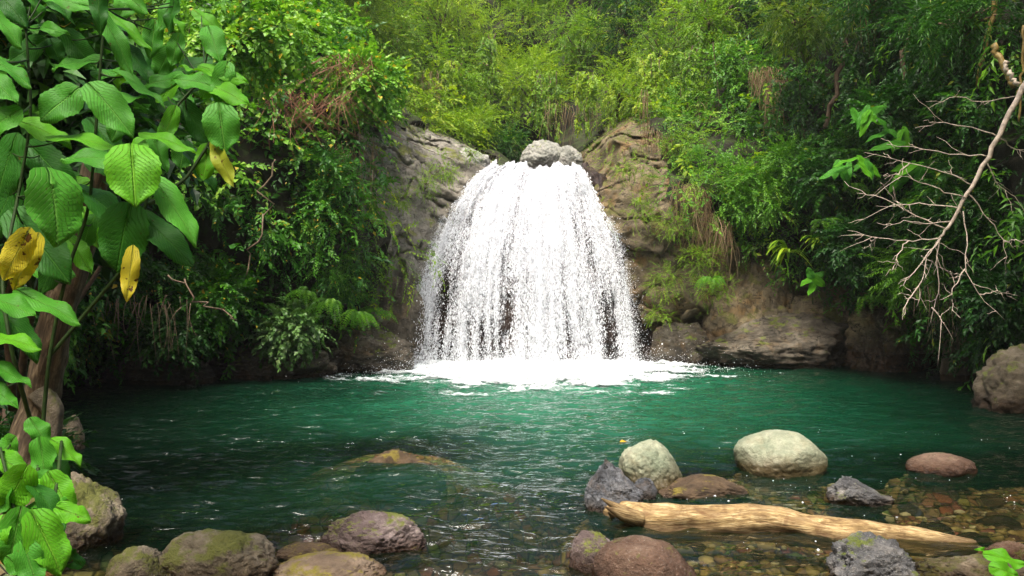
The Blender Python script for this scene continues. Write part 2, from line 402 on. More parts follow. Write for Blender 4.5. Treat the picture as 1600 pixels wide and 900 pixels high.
# overhanging cut near the waterline
cut = np.exp(-((zz - .25) / .35) ** 2) * .35
disp = np.where(rk > 0, rockdisp, soildisp) * (1 - .4 * (zz < 0)) - 0 * cut
keep = sstep(9, 40, Rr)
X = X - out_d * (disp[:, None]) + out_d * cut[:, None]
X[:, 2] += np.where(rk > 0, fbm(X * 2.2 + 9, 3) * .05, fbm(X * .8 + 5, 3) * .25) * (zz > .2)
SHELL_X = X; SHELL_F = grid_faces(nu, nv)
fc = SHELL_F
fL = rockL[fc].mean(1) > .5; fR = (rockR[fc].mean(1) > .5) & ~fL; fLow = (low[fc].mean(1) > .5) & ~fL & ~fR
fH = ~(fL | fR | fLow)
def sub(V, Fc):
    u, inv = np.unique(Fc.ravel(), return_inverse=True); return V[u], inv.reshape(Fc.shape)
def strct(name, V, Fc, mat, label, cat, smooth=True, **k):
    V, Fc = sub(V, Fc); return tag(link_mesh(name, V, Fc, mat, None, smooth, **k), label, cat, kind='structure')
strct('rock_cliff', X, fc[fL], RM['cliff'], 'grey cracked rock cliff left of the waterfall with mossy patches', 'cliff')
strct('rock_cliff', X, fc[fR], RM['cliffr'], 'brown mossy rock cliff right of the waterfall running along the pool', 'cliff')
strct('rocky_shore', X, fc[fLow], RM['cliffr'], 'dark wet rock band along the edge of the pool', 'shore')
strct('hillside', X, fc[fH], RM['soil'], 'soil slopes of the gorge under the greenery, colour darkened to stand for shade', 'hillside')

# ------------------------------------------------------------------ pool bed and banks near the camera
LB = np.array([(-9, 13.5), (-7.2, 12.3), (-6.1, 10.3), (-5.3, 8.4), (-4.3, 6.6), (-3.3, 5.2), (-2.6, 4.1), (-1.9, 3.5), (-.9, 3.2), (-.4, 2.2), (-.3, -6)], float)
def sdist(x, y):
    best = np.full(x.shape, 1e9); sg = np.ones(x.shape)
    for a, b in zip(LB[:-1], LB[1:]):
        ab = b - a; L2 = ab @ ab
        t = np.clip(((x - a[0]) * ab[0] + (y - a[1]) * ab[1]) / L2, 0, 1)
        dx = x - a[0] - t * ab[0]; dy = y - a[1] - t * ab[1]; d = np.hypot(dx, dy)
        s = np.sign(ab[0] * (y - a[1]) - ab[1] * (x - a[0]))   # + = left of the walking direction (towards the camera): pool side
        m = d < best - 1e-9; best = np.where(m, d, best); sg = np.where(m, s, sg)
    return best * -sg          # + on land
MOUNDS = [(610, 712, .85, .62, -.05), (670, 722, .50, .45, -.06), (1110, 752, .50, .35, -.02), (480, 862, .32, .3, -.02)]
for _x0, _x1, _yb in ((25, 192, 868), (248, 438, 925), (162, 268, 930), (425, 604, 925), (488, 677, 872), (912, 1014, 806), (964, 1078, 770), (1145, 1287, 748), (1412, 1524, 745), (1292, 1392, 792), (888, 964, 893), (922, 1088, 930), (1292, 1444, 925)):
    _d = wd(_yb); MOUNDS.append(((_x0 + _x1) / 2, _yb - 8, (_x1 - _x0) * _d / F * .72, (_x1 - _x0) * _d / F * .6, -.03))
def bed(x, y):
    s = sdist(x, y)
    n = fbm(np.stack([x * .9, y * .9, x * 0], -1), 3); n2 = fbm(np.stack([x * 3.5, y * 3.5, x * 0 + 4], -1), 3)
    dc = .22 + .14 * sstep(4.2, 5.4, y) + 1.9 * sstep(5.2, 8.4, y); dr = .13 + .12 * sstep(3.5, 7, y) + 2.0 * sstep(6.9, 8.6, y)
    dl = .45 + 1.7 * sstep(4.2, 7.0, y)
    m = sstep(.55, 1.3, x + .15 * n); ml = sstep(-.3, -1.6, x)
    d = dc * (1 - m) * (1 - ml) + dr * m + dl * ml
    d = d * (.25 + .75 * sstep(2.6, 4.2, y)) * sstep(-.05, 1.0, -s)
    land = np.clip(s, 0, 12)
    z = -d - .02 + (.10 * n * np.minimum(1, d * 2) + .05 * n2) + np.where(s > 0, land * .45 + .05, 0)
    rn = sstep(3.2, .5, y) * sstep(1.2, 2.6, x) * .5
    z = z + rn
    for mx_, my_, ra, rb_, zt in MOUNDS:
        dm = wd(my_); xm = (mx_ - 800) * dm / F
        q = ((x - xm) / ra) ** 2 + ((y - dm - rb_ * .4) / rb_) ** 2
        z = np.maximum(z, zt - .22 * q + .03 * n2)
    return z
bx = np.linspace(-17, 17, 380); by = np.concatenate([np.linspace(-12, 2.5, 60, endpoint=False), np.linspace(2.5, 9, 200, endpoint=False), np.linspace(9, 17.5, 120)])
BX, BY = np.meshgrid(bx, by, indexing='ij')
BZ = bed(BX.ravel(), BY.ravel())
def bed_material():
    m, nt, out = new_mat('pool_bed')
    v = nd(nt, 'ShaderNodeTexVoronoi'); v.inputs['Scale'].default_value = 11; nt.links.new(scaled_pos(nt, 1, .8, 1), v.inputs['Vector'])
    v2 = nd(nt, 'ShaderNodeTexVoronoi', feature='DISTANCE_TO_EDGE'); v2.inputs['Scale'].default_value = 11; nt.links.new(scaled_pos(nt, 1, .8, 1), v2.inputs['Vector'])
    n = noise_tex(nt, 2.2, 6, .65, dist=.5)
    c = ramp(nt, n, [(.35, (.07, .035, .018)), (.5, (.16, .11, .04)), (.62, (.24, .19, .07)), (.7, (.12, .07, .035))])
    c = mixc(nt, .5, c, v.outputs['Color'], 'SOFT_LIGHT')
    e = mrange(nt, v2.outputs['Distance'], 0, .12)
    c = mixc(nt, e, mixc(nt, 1.0, c, (.4, .4, .4), 'MULTIPLY'), c)
    pr = nd(nt, 'ShaderNodeBsdfPrincipled'); nt.links.new(c, pr.inputs['Base Color']); pr.inputs['Roughness'].default_value = .8
    b = nd(nt, 'ShaderNodeBump'); b.inputs['Strength'].default_value = .7; b.inputs['Distance'].default_value = .03
    nt.links.new(e, b.inputs['Height']); nt.links.new(b.outputs[0], pr.inputs['Normal'])
    nt.links.new(pr.outputs[0], out.inputs[0]); return m
tag(link_mesh('ground', np.stack([BX.ravel(), BY.ravel(), BZ], 1), grid_faces(len(bx), len(by)), bed_material(), None, True),
    'brown pebbly stream bed and bank under the pool', 'ground', kind='structure')

# ------------------------------------------------------------------ water
wx = np.linspace(-13, 13, 760); wy = np.concatenate([np.linspace(-8, 2.8, 60, endpoint=False), np.linspace(2.8, 9, 330, endpoint=False), np.linspace(9, 16.8, 240)])
WX, WY = np.meshgrid(wx, wy, indexing='ij'); x = WX.ravel(); y = WY.ravel()
FALLX = 0.35
rf = np.hypot((x - FALLX) / 2.2, (y - 14.4) / 1.3)
ang = (x * .9 + (y - 14) * 0)
w1 = fbm(np.stack([x * 1.1 + .6 * np.sin(y * .8), y * 2.6, x * 0], -1), 3)
w2 = fbm(np.stack([x * 4.2 + y * 1.5, y * 9.5 - x * 1.2, x * 0 + 3], -1), 3)
rid = 1 - np.abs(fbm(np.stack([x * 2.1 - y * .6, y * 5.6 + x * .8, x * 0 + 7], -1), 2)) * 1.6
amp = .8 + 1.1 * np.exp(-rf * .55) + .35 * np.exp(-((x + .2) / 1.6) ** 2) * sstep(9, 5, y)
wz = (w1 * .034 + w2 * .0065 + rid * .026) * amp + np.exp(-rf ** 2 * 1.5) * (.05 + .05 * np.abs(w2))
depth = np.clip(wz - bed(x, y), 0, 5)
grn = np.exp(-(np.hypot((x - 1.2) / 4.1, (y - 11.8) / 4.6)) ** 2.6)  # green mid pool; the darker sides hold bank shade in the water colour
aer = np.clip(np.exp(-(np.hypot((x - FALLX - .1) / 2.6, np.maximum(0, 13.6 - y) / 5.5)) ** 2), 0, 1)
def water_material():
    m, nt, out = new_mat('pool_water')
    dep = nd(nt, 'ShaderNodeAttribute', attribute_name='depth').outputs['Fac']
    ae = nd(nt, 'ShaderNodeAttribute', attribute_name='aer').outputs['Fac']
    op = mth(nt, 'SUBTRACT', 1.0, mth(nt, 'POWER', 2.718, mth(nt, 'MULTIPLY', dep, -2.1)))
    nb = noise_tex(nt, 1.0, 3, .6)
    gr = nd(nt, 'ShaderNodeAttribute', attribute_name='grn').outputs['Fac']
    dcol = mixc(nt, gr, (.0018, .0050, .0025), (.0006, .037, .0150))
    dcol = mixc(nt, mth(nt, 'MULTIPLY', ae, mrange(nt, nb, .3, .6, .5, 1)), dcol, (.025, .17, .09))
    dif = nd(nt, 'ShaderNodeBsdfDiffuse'); nt.links.new(dcol, dif.inputs[0])
    tr = nd(nt, 'ShaderNodeBsdfTransparent'); tr.inputs[0].default_value = (.86, .84, .66, 1)
    body = nd(nt, 'ShaderNodeMixShader'); nt.links.new(op, body.inputs[0]); nt.links.new(tr.outputs[0], body.inputs[1]); nt.links.new(dif.outputs[0], body.inputs[2])
    gl = nd(nt, 'ShaderNodeBsdfGlossy'); gl.inputs['Roughness'].default_value = .04
    h = noise_tex(nt, 3.6, 3, .5, vec=scaled_pos(nt, 1.0, 3.4, 1, (0, 0, .25)), dist=.6)
    h2 = noise_tex(nt, 16.0, 3, .5, vec=scaled_pos(nt, 1.0, 2.0, 1, (0, 0, -.2)), dist=.4)
    bp = nd(nt, 'ShaderNodeBump'); bp.inputs['Strength'].default_value = 1.0; bp.inputs['Distance'].default_value = .045
    nt.links.new(mth(nt, 'ADD', h, mth(nt, 'MULTIPLY', h2, .10)), bp.inputs['Height'])
    nt.links.new(bp.outputs[0], gl.inputs['Normal'])
    fr = nd(nt, 'ShaderNodeFresnel'); fr.inputs[0].default_value = 1.33; nt.links.new(bp.outputs[0], fr.inputs['Normal'])
    bf = nd(nt, 'ShaderNodeNewGeometry').outputs['Backfacing']
    fac = mth(nt, 'MULTIPLY', fr.outputs[0], mth(nt, 'SUBTRACT', 1.0, bf))
    mx = nd(nt, 'ShaderNodeMixShader'); nt.links.new(fac, mx.inputs[0]); nt.links.new(body.outputs[0], mx.inputs[1]); nt.links.new(gl.outputs[0], mx.inputs[2])
    nt.links.new(mx.outputs[0], out.inputs[0]); return m
WV = np.stack([x, y, wz], 1)
tag(link_mesh('water', WV, grid_faces(len(wx), len(wy)), water_material(), None, True, {'depth': depth, 'aer': aer, 'grn': grn}),
    'emerald green rippled pool water below the fall', 'water', kind='structure')

# ------------------------------------------------------------------ waterfall
YS = np.array([252, 258, 268, 285, 320, 380, 450, 520, 582.])
XL = np.array([772, 764, 748, 730, 703, 676, 658, 651, 648.])
XR = np.array([900, 905, 915, 925, 945, 966, 979, 987, 992.])
DC = np.array([16.9, 16.45, 16.2, 15.95, 15.6, 15.2, 14.9, 14.7, 14.5])
def fall_surf(u, py_, off=0.0, bulge=.55):
    py_ = py_ + np.exp(-np.maximum(py_ - 252, 0) / 14) * (4 + 7 * np.sin(u * 5.1 + 1) * np.cos(u * 2.3) + 3 * np.sin(u * 17 + 2) + 1.5 * np.sin(u * 41))
    l = np.interp(py_, YS, XL); r = np.interp(py_, YS, XR); dc = np.interp(py_, YS, DC)
    c = (l + r) / 2; hw = (r - l) / 2
    d = dc + bulge * np.abs(u) ** 2.2 * sstep(250, 330, py_) - off
    pxx = c + hw * u
    return np.stack([(pxx - 800) * dc / F, d, CAM_H - (py_ - 450) * dc / F], -1)
uu, pp = np.meshgrid(np.linspace(-1.45, 1.45, 170), np.concatenate([[246], np.linspace(252, 600, 170)]), indexing='ij')
u_ = uu.ravel(); p_ = pp.ravel()
RK = fall_surf(np.clip(u_, -1.45, 1.45), p_, -.28 - .25 * np.maximum(0, np.abs(u_) - 1) * 3)
RK[:, 0] += 0
f1, f21, cid = worley(RK * np.array([1.3, 1.3, 1.6]))
RK[:, 1] -= (cid - .5) * .35 + fbm(RK * 2.5, 4) * .12
RK[:, 1] += (p_ < 250) * 2.5
tag(link_mesh('rock_ledge', RK, grid_faces(170, 171), RM['wet'], None, True), 'dark wet rock dome behind the falling water', 'rock ledge', kind='structure')

def fall_material():
    m, nt, out = new_mat('falling_water')
    g = nd(nt, 'ShaderNodeAttribute', attribute_name='uvt').outputs['Vector']
    def st(sx, sy, sc, de, off):
        mp = nd(nt, 'ShaderNodeMapping'); mp.inputs['Scale'].default_value = (sx, sy, 1); mp.inputs['Location'].default_value = (off, off, off)
        nt.links.new(g, mp.inputs[0]); return noise_tex(nt, sc, de, .65, vec=mp.outputs[0], dist=.3)
    a = st(1, .16, 8, 3, 0); b = st(1, .34, 38, 5, 3); c = st(1, .7, 110, 4, 9)
    dn = nd(nt, 'ShaderNodeAttribute', attribute_name='dens').outputs['Fac']
    s = mth(nt, 'ADD', mth(nt, 'ADD', mth(nt, 'MULTIPLY', a, .38), mth(nt, 'MULTIPLY', b, .50)), mth(nt, 'MULTIPLY', c, .82))
    s = mth(nt, 'ADD', s, dn)
    al = mrange(nt, s, .86, 1.0)
    dif = nd(nt, 'ShaderNodeBsdfDiffuse'); dif.inputs[0].default_value = (.84, .86, .90, 1)
    tl = nd(nt, 'ShaderNodeBsdfTranslucent'); tl.inputs[0].default_value = (.92, .94, .97, 1)
    m1 = nd(nt, 'ShaderNodeMixShader'); m1.inputs[0].default_value = .3; nt.links.new(dif.outputs[0], m1.inputs[1]); nt.links.new(tl.outputs[0], m1.inputs[2])
    t = nd(nt, 'ShaderNodeBsdfTransparent')
    m2 = nd(nt, 'ShaderNodeMixShader'); nt.links.new(al, m2.inputs[0]); nt.links.new(t.outputs[0], m2.inputs[1]); nt.links.new(m1.outputs[0], m2.inputs[2])
    nt.links.new(m2.outputs[0], out.inputs[0]); return m
def foam_solid():
    m, nt, out = new_mat('white_water_drops')
    pr = nd(nt, 'ShaderNodeBsdfPrincipled'); pr.inputs['Base Color'].default_value = (.93, .95, .98, 1); pr.inputs['Roughness'].default_value = .25
    tl = nd(nt, 'ShaderNodeBsdfTranslucent'); tl.inputs[0].default_value = (.95, .97, 1, 1)
    mx = nd(nt, 'ShaderNodeMixShader'); mx.inputs[0].default_value = .3
    nt.links.new(pr.outputs[0], mx.inputs[1]); nt.links.new(tl.outputs[0], mx.inputs[2]); nt.links.new(mx.outputs[0], out.inputs[0]); return m
M_FALL = fall_material(); M_DROP = foam_solid()
def gapf(u, t):   # how open the curtain is: + = dense
    n = fbm(np.stack([u * 3.4 + 2, t * .9, u * 0 + 1], -1), 3)
    holes = .20 * np.exp(-((u + .13) / .10) ** 2) * sstep(.42, .8, t) + .20 * np.exp(-((u + .72) / .13) ** 2) * sstep(.35, .65, t) \
        + .14 * np.exp(-((u - .33) / .12) ** 2) * sstep(.3, .6, t) + .17 * np.exp(-((u - .86) / .09) ** 2) * sstep(.4, .7, t) + .14 * np.exp(-((u + .42) / .09) ** 2) * sstep(.55, .85, t)
    h2 = fbm(np.stack([u * 16 + 7, t * 1.6, u * 0 + 5], -1), 2)
    return n * .36 - holes + h2 * .26 * (.4 + t)
fall = empty('waterfall', P(820, 582, 14.5)); tag(fall, 'white curtain of water falling over the rock ledge into the pool', 'waterfall')
for k, (off, bias) in enumerate(((.0, .03), (.14, -.03), (.30, -.07), (.48, -.10))):
    uu, pp = np.meshgrid(np.linspace(-1, 1, 240), np.linspace(253, 584, 200), indexing='ij')
    u_ = uu.ravel(); p_ = pp.ravel(); t_ = (p_ - 252) / 330
    Vv = fall_surf(u_, p_, off * (.25 + t_))
    Vv[:, 1] += fbm(np.stack([u_ * 9, t_ * 1.6, u_ * 0 + k * 5], -1), 3) * .16 + fbm(np.stack([u_ * 30, t_ * 9, u_ * 0 + k * 5], -1), 2) * .025
    dens = gapf(u_, t_) * .30 + bias - .10 * sstep(.93, 1.0, np.abs(u_)) + .09 * (1 - t_) ** 1.5 - .03 * t_ + .25 * sstep(.94, 1.0, t_) - .6 * sstep(.985, 1.0, np.abs(u_))
    uvt = np.stack([u_ * (1 + .7 * t_), t_ * 2, np.full_like(u_, k * 3.1)], -1)
    child('water_curtain', Vv, grid_faces(240, 200), M_FALL, fall, smooth=True, attrs={'dens': dens, 'uvt': uvt})
def drops(C, dirv, length, width, rg):
    n = len(C); a = norm(np.cross(dirv, rg.normal(size=(n, 3)))); b = np.cross(dirv, a)
    L = length[:, None]; W = width[:, None]
    v = np.stack([C - dirv * L * .6, C + a * W, C - a * .5 * W + b * .87 * W, C - a * .5 * W - b * .87 * W, C + dirv * L * .4], 1)
    f = np.array([[0, 1, 2], [0, 2, 3], [0, 3, 1], [4, 2, 1], [4, 3, 2], [4, 1, 3]])
    return v.reshape(-1, 3), (f[None] + (np.arange(n) * 5)[:, None, None]).reshape(-1, 3)
rg = np.random.default_rng(21)
N = 420000
u_ = rg.uniform(-1, 1, N); t_ = rg.uniform(0, 1, N) ** .8
dn = gapf(u_, t_) + fbm(np.stack([u_ * 22, t_ * 3.0, u_ * 0 + 8], -1), 2) * .45
kp = (rg.uniform(-.30, 1.1, N) < dn + .12 * (1 - t_))
u_, t_ = u_[kp], t_[kp]
edge = rg.normal(size=len(u_)) * .015
py_ = 253 + t_ * 330
o_ = rg.gamma(1.6, .16, len(u_)) * (.2 + t_)
A0 = fall_surf(u_ + edge, py_, o_); A1 = fall_surf(u_ + edge, py_ + 4, o_ + .01)
dv = norm(norm(A1 - A0) + rg.normal(size=A0.shape) * .22)
sz = rg.gamma(2.0, .0018, len(u_)) + .0030
V1, F1 = drops(A0, dv, sz * rg.uniform(1.5, 7, len(u_)), sz * .8, rg)
# flying drops at the sides and along the foot
n2 = 16000
sd_ = rg.choice([-1, 1], n2); t2 = rg.uniform(.1, 1, n2) ** .6
C2 = fall_surf(sd_ * (1 + rg.exponential(.035, n2)), 253 + t2 * 330, rg.uniform(0, .5, n2))
n3 = 34000
C3 = np.stack([rg.normal(0, 1.2, n3) + P(820, 580, 14.5)[0], 14.3 + rg.normal(0, .45, n3) - rg.exponential(.25, n3), rg.exponential(.13, n3)], 1)
C4 = np.concatenate([C2, C3]); s4 = rg.gamma(1.6, .0020, len(C4)) + .0025
V2, F2 = drops(C4, norm(rg.normal(size=C4.shape)), s4 * 1.5, s4, rg)
child('water_drops', np.concatenate([V1, V2]), np.concatenate([F1, F2 + len(V1)]), M_DROP, fall, smooth=False)

# foam sheet riding on the water at the foot of the fall
def foam_material():
    m, nt, out = new_mat('foam')
    dn = nd(nt, 'ShaderNodeAttribute', attribute_name='dens').outputs['Fac']
    n = noise_tex(nt, 6, 6, .7, vec=scaled_pos(nt, 1, 2.2, 1), dist=.8); n2 = noise_tex(nt, 30, 4, .7, vec=scaled_pos(nt, 1, 2.5, 1))
    s = mth(nt, 'ADD', mth(nt, 'ADD', mth(nt, 'MULTIPLY', n, .8), mth(nt, 'MULTIPLY', n2, .35)), dn)
    al = mrange(nt, s, .86, 1.12)
    dif = nd(nt, 'ShaderNodeBsdfDiffuse'); dif.inputs[0].default_value = (.72, .78, .79, 1)
    t = nd(nt, 'ShaderNodeBsdfTransparent')
    m2 = nd(nt, 'ShaderNodeMixShader'); nt.links.new(al, m2.inputs[0]); nt.links.new(t.outputs[0], m2.inputs[1]); nt.links.new(dif.outputs[0], m2.inputs[2])
    nt.links.new(m2.outputs[0], out.inputs[0]); return m
M_FOAM = foam_material()
fx = np.linspace(-4.6, 5.2, 330); fy = np.linspace(8.5, 15.6, 260)
FX, FY = np.meshgrid(fx, fy, indexing='ij'); x = FX.ravel(); y = FY.ravel()
from_i = lambda a, v: np.clip((np.searchsorted(a, v) - 1), 0, len(a) - 2)
WZ2 = wz.reshape(len(wx), len(wy))
def water_z(x, y):
    i = from_i(wx, x); j = from_i(wy, y); a = (x - wx[i]) / (wx[i + 1] - wx[i]); b = (y - wy[j]) / (wy[j + 1] - wy[j])
    return WZ2[i, j] * (1 - a) * (1 - b) + WZ2[i + 1, j] * a * (1 - b) + WZ2[i, j + 1] * (1 - a) * b + WZ2[i + 1, j + 1] * a * b
r1 = np.hypot((x - .35) / 2.5, (y - 14.5) / 1.55)
r1 = np.hypot((x - .4) / 3.0, (y - 14.6) / 2.9)
dens = .50 * np.exp(-r1 ** 3) + .30 * np.exp(-(np.hypot((x - .45) / 4.2, (y - 14.4) / 4.7)) ** 3.5) - .13 + fbm(np.stack([x * 1.2, y * 2.4, x * 0], -1), 3) * .30
fz = water_z(x, y) + .012 + np.clip(dens, 0, 1) * (.05 + .10 * np.abs(fbm(np.stack([x * 5, y * 7, x * 0], -1), 3)))
tag(link_mesh('foam', np.stack([x, y, fz], 1), grid_faces(len(fx), len(fy)), M_FOAM, None, True, {'dens': dens}), 'white churning foam where the fall meets the pool', 'foam', kind='stuff')
# small bubbles drifting over the shallows
n = 520
bxx = rg.uniform(.4, 5.5, n); byy = rg.uniform(3.9, 8.5, n)
mk = fbm(np.stack([bxx * 1.1, byy * 2.4, bxx * 0 + 30], -1), 2) + .25 * (bxx > .8) > .38
bxx, byy = bxx[mk], byy[mk]
C = np.stack([bxx, byy, water_z(bxx, byy) + .004], 1); sz = rg.gamma(1.6, .0017, len(C)) + .0015
V, Fq = drops(C, norm(np.stack([rg.normal(size=len(C)), rg.normal(size=len(C)) * .4, np.zeros(len(C))], 1)), sz * 2.2, sz, rg)
tag(link_mesh('bubbles', V, Fq, M_DROP), 'small white bubbles and flecks drifting on the near water', 'bubbles', kind='stuff')

# ------------------------------------------------------------------ boulders
_ico = {}
def ico(sub_=5):
    if sub_ not in _ico:
        import bmesh
        bm = bmesh.new(); bmesh.ops.create_icosphere(bm, subdivisions=sub_, radius=1)
        _ico[sub_] = (np.array([v.co[:] for v in bm.verts]), np.array([[v.index for v in f.verts] for f in bm.faces])); bm.free()
    return _ico[sub_]
def boulder_shape(seed, hard=.5, planes=14, rough=.05, sub_=5):
    V, Fc = ico(sub_); rg = np.random.default_rng(seed)
    r = np.ones(len(V))
    if hard > 0:
        nrm = norm(rg.normal(size=(planes, 3))); h = rg.uniform(.72, 1.0, planes)
        dt = np.maximum(V @ nrm.T, 1e-3); rr = h / dt
        k = 10 + 45 * hard
        rp = -np.log(np.exp(-k * np.minimum(rr, 2)).sum(1) + np.exp(-k * 1.15)) / k
        r = (1 - hard) * 1.0 + hard * rp
    rid_ = 1 - np.abs(fbm(V * 2.6 + seed + 50, 3))
    r = r * (1 + .12 * gnoise(V * 1.2 + seed) + rough * 1.3 * fbm(V * 3.2 + seed, 4) + rough * .5 * fbm(V * 12 + seed, 4) - rough * .9 * sstep(.86, 1.0, rid_))
    Vo = V * r[:, None]
    mx = np.abs(Vo).max(0)
    return Vo / mx, Fc
def boulder(label, x0, x1, yt, yb, mat, seed, hard=.4, planes=14, rough=.05, sink=.35, thick=.8, group=None, name='boulder', cat='boulder', d=None, sub_=6, tilt=0, z0=0.0, warp=None):
    df = wd(yb) if d is None else d
    w = (x1 - x0) * df / F / 2
    ry = w * thick; dc = df + ry * .75
    w = (x1 - x0) * dc / F / 2
    top = CAM_H - (yt - 450) * dc / F; top = top - z0
    rz = max(top * (1 + sink) / 2, .03) if sink < 3 else top
    V, Fc = boulder_shape(seed, hard, planes, rough, sub_)
    V = V * np.array([w, ry, rz])
    if warp is not None: V = warp(V, w, ry, rz)
    if tilt:
        c, s = math.cos(tilt), math.sin(tilt); V = np.stack([V[:, 0] * c + V[:, 2] * s, V[:, 1], -V[:, 0] * s + V[:, 2] * c], 1)
    o = link_mesh(name, V, Fc, RM[mat], None, True)
    o.location = (((x0 + x1) / 2 - 800) * dc / F, dc, z0 + top - rz)
    return tag(o, label, cat, group)
boulder('large grey boulder with yellow lichen behind the bright leaves at the left bank', 25, 192, 737, 868, 'mossy', 11, .55, sink=.6, thick=.8)
boulder('wide mossy boulder with green top between two smaller stones', 248, 438, 826, 925, 'mossy', 12, .45, sink=.5)
boulder('low mossy stone beside the wide green topped boulder', 162, 268, 852, 930, 'mossy', 13, .35, sink=.5)
boulder('long smooth tan stone at the bottom edge of the pool', 425, 604, 868, 925, 'brown', 14, .35, sink=.5)
boulder('angular mauve rock with green moss stripes sitting in the water', 488, 677, 795, 872, 'purple', 15, .7, planes=16, rough=.07, sink=.7, thick=.55)
boulder('red brown rock just under water beside the mauve mossy rock', 432, 540, 848, 880, 'sub', 16, .4, sink=.6)
boulder('brown rock barely breaking the surface amid the ripples', 545, 690, 700, 728, 'sub', 17, .4, sink=3.0, cat='rock', z0=-.24, thick=.7)
boulder('flat brown rock lying just under the ripples', 600, 700, 722, 738, 'sub', 117, .5, sink=3.0, cat='rock', z0=-.16, thick=1.2)
def slate_warp(V, w, ry, rz):
    V = V.copy(); t = V[:, 2] / rz
    u = V[:, 0] / w
    V[:, 2] = np.where(V[:, 2] > 0, V[:, 2] * np.clip(1.25 - .95 * np.abs(u + .35), .15, 1.25) / 1.2, V[:, 2])
    return V
boulder('jagged blue grey slate rock leaning at the log end', 912, 1014, 704, 806, 'slate', 18, .9, planes=9, rough=.09, sink=.5, thick=.7, warp=slate_warp)
def slope_warp(V, w, ry, rz):
    V = V.copy(); t = V[:, 0] / w
    V[:, 2] = np.where(V[:, 2] > -rz * .3, V[:, 2] - rz * .55 * sstep(-.1, 1, t), V[:, 2]); return V
boulder('pale green boulder behind the slate rock', 964, 1078, 686, 770, 'green', 19, .35, sink=.5, thick=.9, warp=slope_warp)
boulder('brown sloping slab running underwater from the pale green boulder', 1012, 1190, 741, 780, 'sub', 20, .7, sink=3.0, thick=.55, warp=slope_warp, name='rock', cat='rock')
boulder('small square grey block between slate rock and pale boulder', 984, 1030, 744, 784, 'slate', 21, .85, planes=7, sink=.6, name='rock', cat='rock')
boulder('round pale green boulder standing alone in the shallows', 1145, 1287, 671, 748, 'green', 22, .12, rough=.02, sink=.45, thick=.85)
boulder('flat reddish boulder in the water near the dark right bank', 1412, 1524, 706, 745, 'red', 23, .3, rough=.03, sink=.7)
boulder('dark wet pointed rock with grey tip in the shallows', 1292, 1392, 742, 792, 'speck', 24, .75, planes=9, rough=.08, sink=.6, warp=slate_warp)
boulder('small purple rock beside the reddish brown boulder', 888, 964, 831, 893, 'purple', 25, .5, sink=.5)
boulder('smooth reddish brown boulder below the end of the log', 922, 1088, 841, 930, 'red', 26, .35, rough=.035, sink=.6)
boulder('rough speckled grey and white boulder in front of the log', 1292, 1444, 834, 925, 'speck', 27, .6, rough=.09, sink=.6)
boulder('dark mossy rock at the bottom right under the green leaf', 1425, 1625, 866, 925, 'mossy', 28, .5, rough=.09, sink=.6, thick=.6)
boulder('small pinkish stone behind the dark mossy rock', 1538, 1625, 846, 880, 'red', 29, .3, sink=.7, thick=.5)
boulder('huge rounded boulder at the right edge of the pool', 1524, 1730, 534, 650, 'big', 30, .5, rough=.06, sink=.8, thick=.8)
boulder('dark boulder behind the huge right edge boulder', 1462, 1560, 500, 600, 'big', 31, .6, sink=.8)
boulder('mossy yellow green rock below the leaning trunk', 88, 134, 648, 706, 'mossy', 32, .5, sink=.8)
boulder('pale split boulder perched at the lip of the fall', 812, 886, 216, 268, 'pale', 33, .55, planes=14, d=16.9, z0=P(0, 262, 17.4)[2], sink=.5, rough=.06)
boulder('smaller pale boulder right beside the perched one at the lip', 858, 914, 224, 268, 'pale', 38, .55, planes=14, d=17.0, z0=P(0, 262, 17.5)[2], sink=.5, rough=.06)
boulder('smooth grey rock on top of the left cliff edge', 690, 772, 226, 268, 'pale', 35, .6, d=16.6, z0=P(0, 262, 16.8)[2], sink=1.0)
def sloped_rock(V, w, ry, rz):
    V = V.copy(); t = V[:, 0] / w; V[:, 2] -= np.maximum(V[:, 2], 0) * .55 * sstep(.3, -1, t); return V
boulder('long sloping grey rock shelf at the foot of the right bank', 1075, 1350, 484, 578, 'ledge', 36, .7, planes=18, rough=.06, sink=.4, thick=.45, d=14.6, warp=sloped_rock, name='rock', cat='rock')
boulder('tawny upright rock at the waterline right of the sloping shelf', 1315, 1470, 468, 582, 'cliffr', 37, .7, rough=.1, sink=.4, thick=.6, d=14.0, name='rock', cat='rock')
boulder('low brown ledge rock on the left shore near the fall', 480, 665, 500, 588, 'ledge', 38, .75, rough=.07, sink=.4, thick=.5, d=13.7, name='rock', cat='rock')
boulder('low wet ledge rock on the left shore under the ferns', 310, 530, 532, 592, 'ledge', 39, .75, rough=.07, sink=.4, thick=.4, d=12.8, name='rock', cat='rock')

boulder('dark wet ledge rock on the left shore in deep shade', 150, 350, 552, 598, 'ledge', 45, .75, rough=.07, sink=.4, thick=.4, d=12.1, name='rock', cat='rock')
boulder('dark layered rock step right beside the left foot of the fall', 575, 668, 430, 560, 'ledge', 46, .8, rough=.06, sink=.6, thick=.5, d=14.6, name='rock', cat='rock', z0=.3)
boulder('tawny rock bulge above the left end of the sloping shelf', 1085, 1265, 398, 540, 'cliffr', 41, .35, rough=.07, d=15.2, z0=.2, sink=1.2, thick=.6, name='rock', cat='rock')
boulder('brown earthy rock above the sloping shelf under the sprout', 1190, 1410, 430, 560, 'cliffr', 42, .4, rough=.07, d=15.0, z0=.1, sink=1.2, thick=.5, name='rock', cat='rock')
boulder('dark rock at the waterline between the fall and the sloping shelf', 1000, 1120, 500, 572, 'ledge', 43, .6, rough=.07, d=15.2, sink=.8, thick=.5, name='rock', cat='rock')
